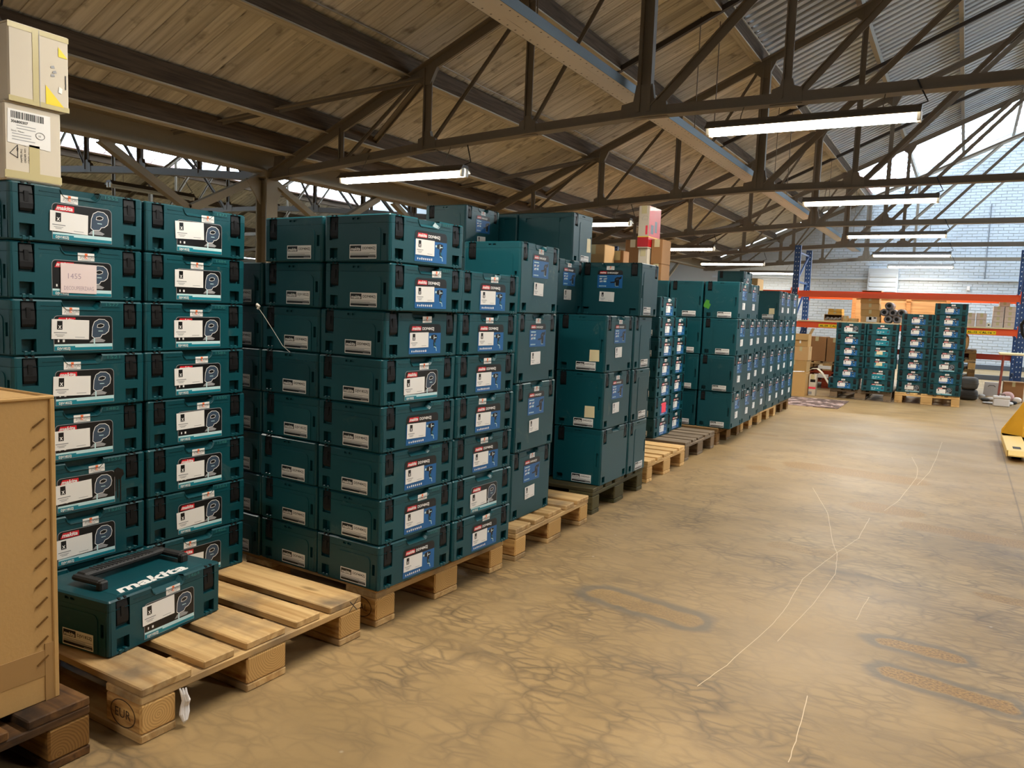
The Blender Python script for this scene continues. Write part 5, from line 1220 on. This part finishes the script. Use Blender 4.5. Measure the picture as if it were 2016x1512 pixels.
# long strip of card bent over
pts = [(-.30, 11.2, .345), (-.24, 11.2, .385), (-.17, 11.2, .39), (-.10, 11.2, .33), (.0, 11.2, .18), (.05, 11.2, .08)]
mb = MB()
for a, b in zip(pts, pts[1:]): mb.bar(a, b, .003, .16, (0, 1, 0))
t = link('bent_card', mb.data('bent_card', mat('cream_card', L(222, 206, 176), .7))); tag(t, 'long cream card strip bent over between carton and pallet', 'card')
t = carton('white and pink printed carton leaning behind the open floor carton', -.245, -.145, 10.98, 11.12, 0, .31, white_card, 'y')
f = Flat(lambda u, v, h: (u, -.071-h, v)); f.rect(-.05, .05, .10, .13, 11, 0); f.rect(-.05, .0, .02, .06, 6, 0); f.rect(-.03, .04, .2, .24, 1, 0); link('printed_band', f.b.data('printed_band', INK), t)
# rug
rm = bpy.data.materials.new('rug_pile'); rm.use_nodes = True; nt = rm.node_tree; b = nt.nodes['Principled BSDF']; b.inputs['Roughness'].default_value = .95
tc = nt.nodes.new('ShaderNodeTexCoord'); bt = nt.nodes.new('ShaderNodeTexBrick'); bt.inputs['Scale'].default_value = 9; bt.inputs['Mortar Size'].default_value = .0; bt.inputs['Color1'].default_value = L(124, 96, 84); bt.inputs['Color2'].default_value = L(50, 38, 36)
nt.links.new(tc.outputs['Object'], bt.inputs['Vector'])
vr = nt.nodes.new('ShaderNodeTexVoronoi'); vr.inputs['Scale'].default_value = 14; nt.links.new(tc.outputs['Object'], vr.inputs['Vector']); rp = ramp(nt, [(.66, (0, 0, 0, 1)), (.70, (1, 1, 1, 1))]); nt.links.new(vr.outputs['Color'], rp.inputs[0])
mx = nt.nodes.new('ShaderNodeMix'); mx.data_type = 'RGBA'; nt.links.new(rp.outputs[0], mx.inputs[0]); nt.links.new(bt.outputs[0], mx.inputs[6]); mx.inputs[7].default_value = L(176, 150, 142); nt.links.new(mx.outputs[2], b.inputs['Base Color'])
t = link('rug', MB().bbox(-.62, .37, 9.42, 10.55, 0, .008, .003).data('rug', rm), None, (0, 0, 0.0003)); tag(t, 'brown and pink patterned rug on the floor at the end of the row', 'rug')
# pallet pile, bean bags, table and clutter past the highest stack
for k in range(5): pallet(1.06, 13.0, -math.pi/2, ('brown', 'new', 'brown', 'new', 'brown')[k], '%s pallet in the pile behind the dark cushions' % ('bottom', 'second', 'middle', 'fourth', 'topmost')[k], z=.1442*k, group='pallets piled behind the highest stack')
def sack(label, x, y, z, a, b, h, m, cat='cushion', name='cushion', e=.45, seam=True):
    bm = bmesh.new(); bmesh.ops.create_uvsphere(bm, u_segments=24, v_segments=14, radius=1.0); r = random.Random(label)
    sg = lambda v, p_: math.copysign(abs(v)**p_, v)
    for v in bm.verts:
        q = 1+r.uniform(-.02, .02); v.co = (a*sg(v.co.x, e)*q, b*sg(v.co.y, e)*q, h/2*sg(v.co.z, e*1.2)+h/2)
    me = bpy.data.meshes.new(name); bm.to_mesh(me); bm.free(); me.materials.append(m); me.polygons.foreach_set('use_smooth', [True]*len(me.polygons))
    t = thing(name, label, cat, (x, y, z)); link('cover', me, t)
    if seam: link('seam_piping', MB().tube([(a*sg(math.cos(k*math.pi/16), e)*1.01, b*sg(math.sin(k*math.pi/16), e)*1.01, h/2) for k in range(33)], .006, 5).data('seam_piping', m), t)
    return t
dk = mat('charcoal_fabric', L(70, 68, 66), .85, var=.06, bump=.2, bscale=90)
sack('lower flat charcoal cushion on the floor before the pallet pile', 1.80, 12.55, 0, .125, .17, .155, dk); sack('upper charcoal cushion with white top lying on the flat one', 1.80, 12.55, .156, .12, .165, .185, mat('charcoal_fabric_pale', L(92, 92, 92), .8, var=.1))
t = thing('work_table', 'narrow wooden table on thin red legs beside the rack end', 'table', (2.55, 12.2, 0))
link('table_top', MB().bbox(-.42, .5, -.25, .25, .715, .74, .003).data('table_top', chip), t)
lg = mat('red_leg', L(150, 74, 62), .5)
for x in (-.36, .44):
    for y in (-.2, .2): link('leg', MB().tube([(x, y, .715), (x-.02, y, 0)], .008, 6).data('leg', lg), t)
carton('kraft carton lying under the narrow table', 2.24, 2.50, 12.65, 12.9, 0, .30, kraft2, 'x')
wt = mat('white_plastic', L(214, 208, 204), .5, var=.05)
t = thing('tool_box', 'white plastic toolbox among the floor clutter before the table', 'toolbox', (2.20, 11.8, 0)); link('box_body', MB().bbox(-.10, .10, -.07, .07, 0, .11, .01).data('box_body', wt), t); link('lid', MB().bbox(-.105, .105, -.075, .075, .11, .145, .008).data('lid', wt), t); link('handle', MB().tube([(-.04, 0, .145), (-.035, 0, .17), (.035, 0, .17), (.04, 0, .145)], .006, 6).data('handle', dk), t)
for nm, x, y, a, h, m in (('crumpled white bag at the near end of the floor clutter', 2.10, 12.55, .07, .06, wt), ('pink wrapped bundle lying behind the toolbox', 2.30, 12.54, .085, .16, mat('pink_wrap', L(196, 160, 160), .6)), ('black cable bundle on the floor right of the toolbox', 2.36, 12.25, .055, .05, rolld), ('dark cloth heap before the white bag', 2.02, 12.45, .06, .05, dk), ('pale crumpled bag beside the cushions', 1.98, 12.75, .05, .08, film), ('white parcel at the frame edge of the clutter', 2.42, 12.5, .06, .09, wt)):
    sack(nm, x, y, 0, a, a*.8, h, m, 'clutter', 'clutter_heap', .8, False)
sack('crumpled brown paper bag standing on the topmost pallet of the pile', 1.68, 13.12, .722, .07, .08, .26, kraft3, 'bag', 'crumpled_bag', .7, False)
sack('grey crumpled sheet at the foot of the cushions', 2.06, 12.05, 0, .09, .07, .03, film, 'clutter', 'clutter_heap', .9, False)
sack('small white pouch in front of the kraft carton under the table', 2.30, 12.05, 0, .06, .05, .05, wt, 'clutter', 'clutter_heap', .7, False)
t = link('wall_sensor', MB().bbox(-.04, .04, -.05, 0, -.06, .06, .01).data('wall_sensor', wt), None, (1.66, RY-.018, 2.06)); tag(t, 'small white sensor box fixed to the brick end wall', 'sensor')
t = thing('paper_bag', 'white paper carrier bag with dark handle near the end wall', 'bag', (2.12, 13.6, 0)); link('bag_body', MB().prism([(-.11, 0), (.11, 0), (.10, .22), (-.10, .22)], 'y', -.04, .04).data('bag_body', wt), t); link('handle', MB().tube([(-.05, -.042, .15), (-.03, -.044, .17), (.03, -.044, .17), (.05, -.042, .15)], .005, 5).data('handle', rolld), t)
t = link('floor_plank', MB().bbox(.9, 3.2, 17.9, 18.0, 0, .10, .006).data('floor_plank', mat('dark_skirting', L(70, 76, 84), .6))); tag(t, 'long dark plank lying on the floor before the end wall', 'plank')
# ------------------------------------------------------------------ pallet truck at the frame edge
yl = mat('truck_yellow', L(226, 168, 40), .4, var=.08, bump=.1, bscale=20); yl2 = mat('fork_pale_yellow', L(226, 192, 116), .5, var=.08)
t = thing('pallet_truck', 'yellow hand pallet truck parked at the end of the aisle', 'pallet truck', (2.33, 7.0, 0))
for s in (-1, 1):
    x = s*.185
    mb = MB(); mb.bbox(x-.08, x+.08, -.42, .80, .075, .085, .003); mb.bbox(x-.08, x-.072, -.42, .80, .03, .076, .002); mb.bbox(x+.072, x+.08, -.42, .80, .03, .076, .002)
    mb.prism([(-.42, .085), (-.50, .055), (-.50, .045), (-.42, .04)], 'x', x-.07, x+.07)
    fo = link('fork', mb.data('fork', yl2), t)
    link('fork_slot', MB().bbox(x-.03, x+.03, -.30, -.16, .0852, .0862, .0003).data('fork_slot', rolld), fo)
    link('load_wheel', MB().tube([(x-.035, -.30, .036), (x+.035, -.30, .036)], .035, 14).data('load_wheel', rolld), t)
mb = MB(); mb.prism([(-.265, .06), (.265, .06), (.265, .12), (.09, .42), (-.09, .42), (-.265, .12)], 'y', .80, .83)
mb.prism([(.62, .085), (.83, .085), (.83, .40)], 'x', -.10, -.085); mb.prism([(.62, .085), (.83, .085), (.83, .40)], 'x', .085, .10)
mb.raw([(-.265, .80, .085), (-.10, .80, .42), (-.10, .66, .085), (-.26, .60, .085)], [(0, 1, 2, 3)]).raw([(.265, .80, .085), (.10, .80, .42), (.10, .66, .085), (.26, .60, .085)], [(0, 1, 2, 3)])
link('frame', mb.data('frame', yl), t)
link('pump', MB().tube([(0, .92, .10), (0, .92, .42)], .05, 14).bbox(-.09, .09, .84, 1.0, .14, .24, .01).data('pump', yl), t)
for s in (-1, 1): link('steer_wheel', MB().tube([(s*.03, .92, .09), (s*.085, .92, .09)], .09, 18).data('steer_wheel', rolld), t)
hb_ = MB().tube([(0, .93, .36), (0, 1.0, .90)], .018, 8); link('draw_bar', hb_.data('draw_bar', rolld), t)
link('handle_loop', MB().tube([(0, 1.0, .88), (-.09, 1.01, .95), (-.16, 1.02, 1.05), (-.175, 1.03, 1.14), (-.14, 1.035, 1.21), (0, 1.04, 1.235), (.14, 1.035, 1.21), (.175, 1.03, 1.14), (.16, 1.02, 1.05), (.09, 1.01, .95), (0, 1.0, .88)], .016, 8).data('handle_loop', rolld), t)
link('lever', MB().bbox(-.06, .06, .99, 1.02, 1.08, 1.13, .01).data('lever', rolld), t)
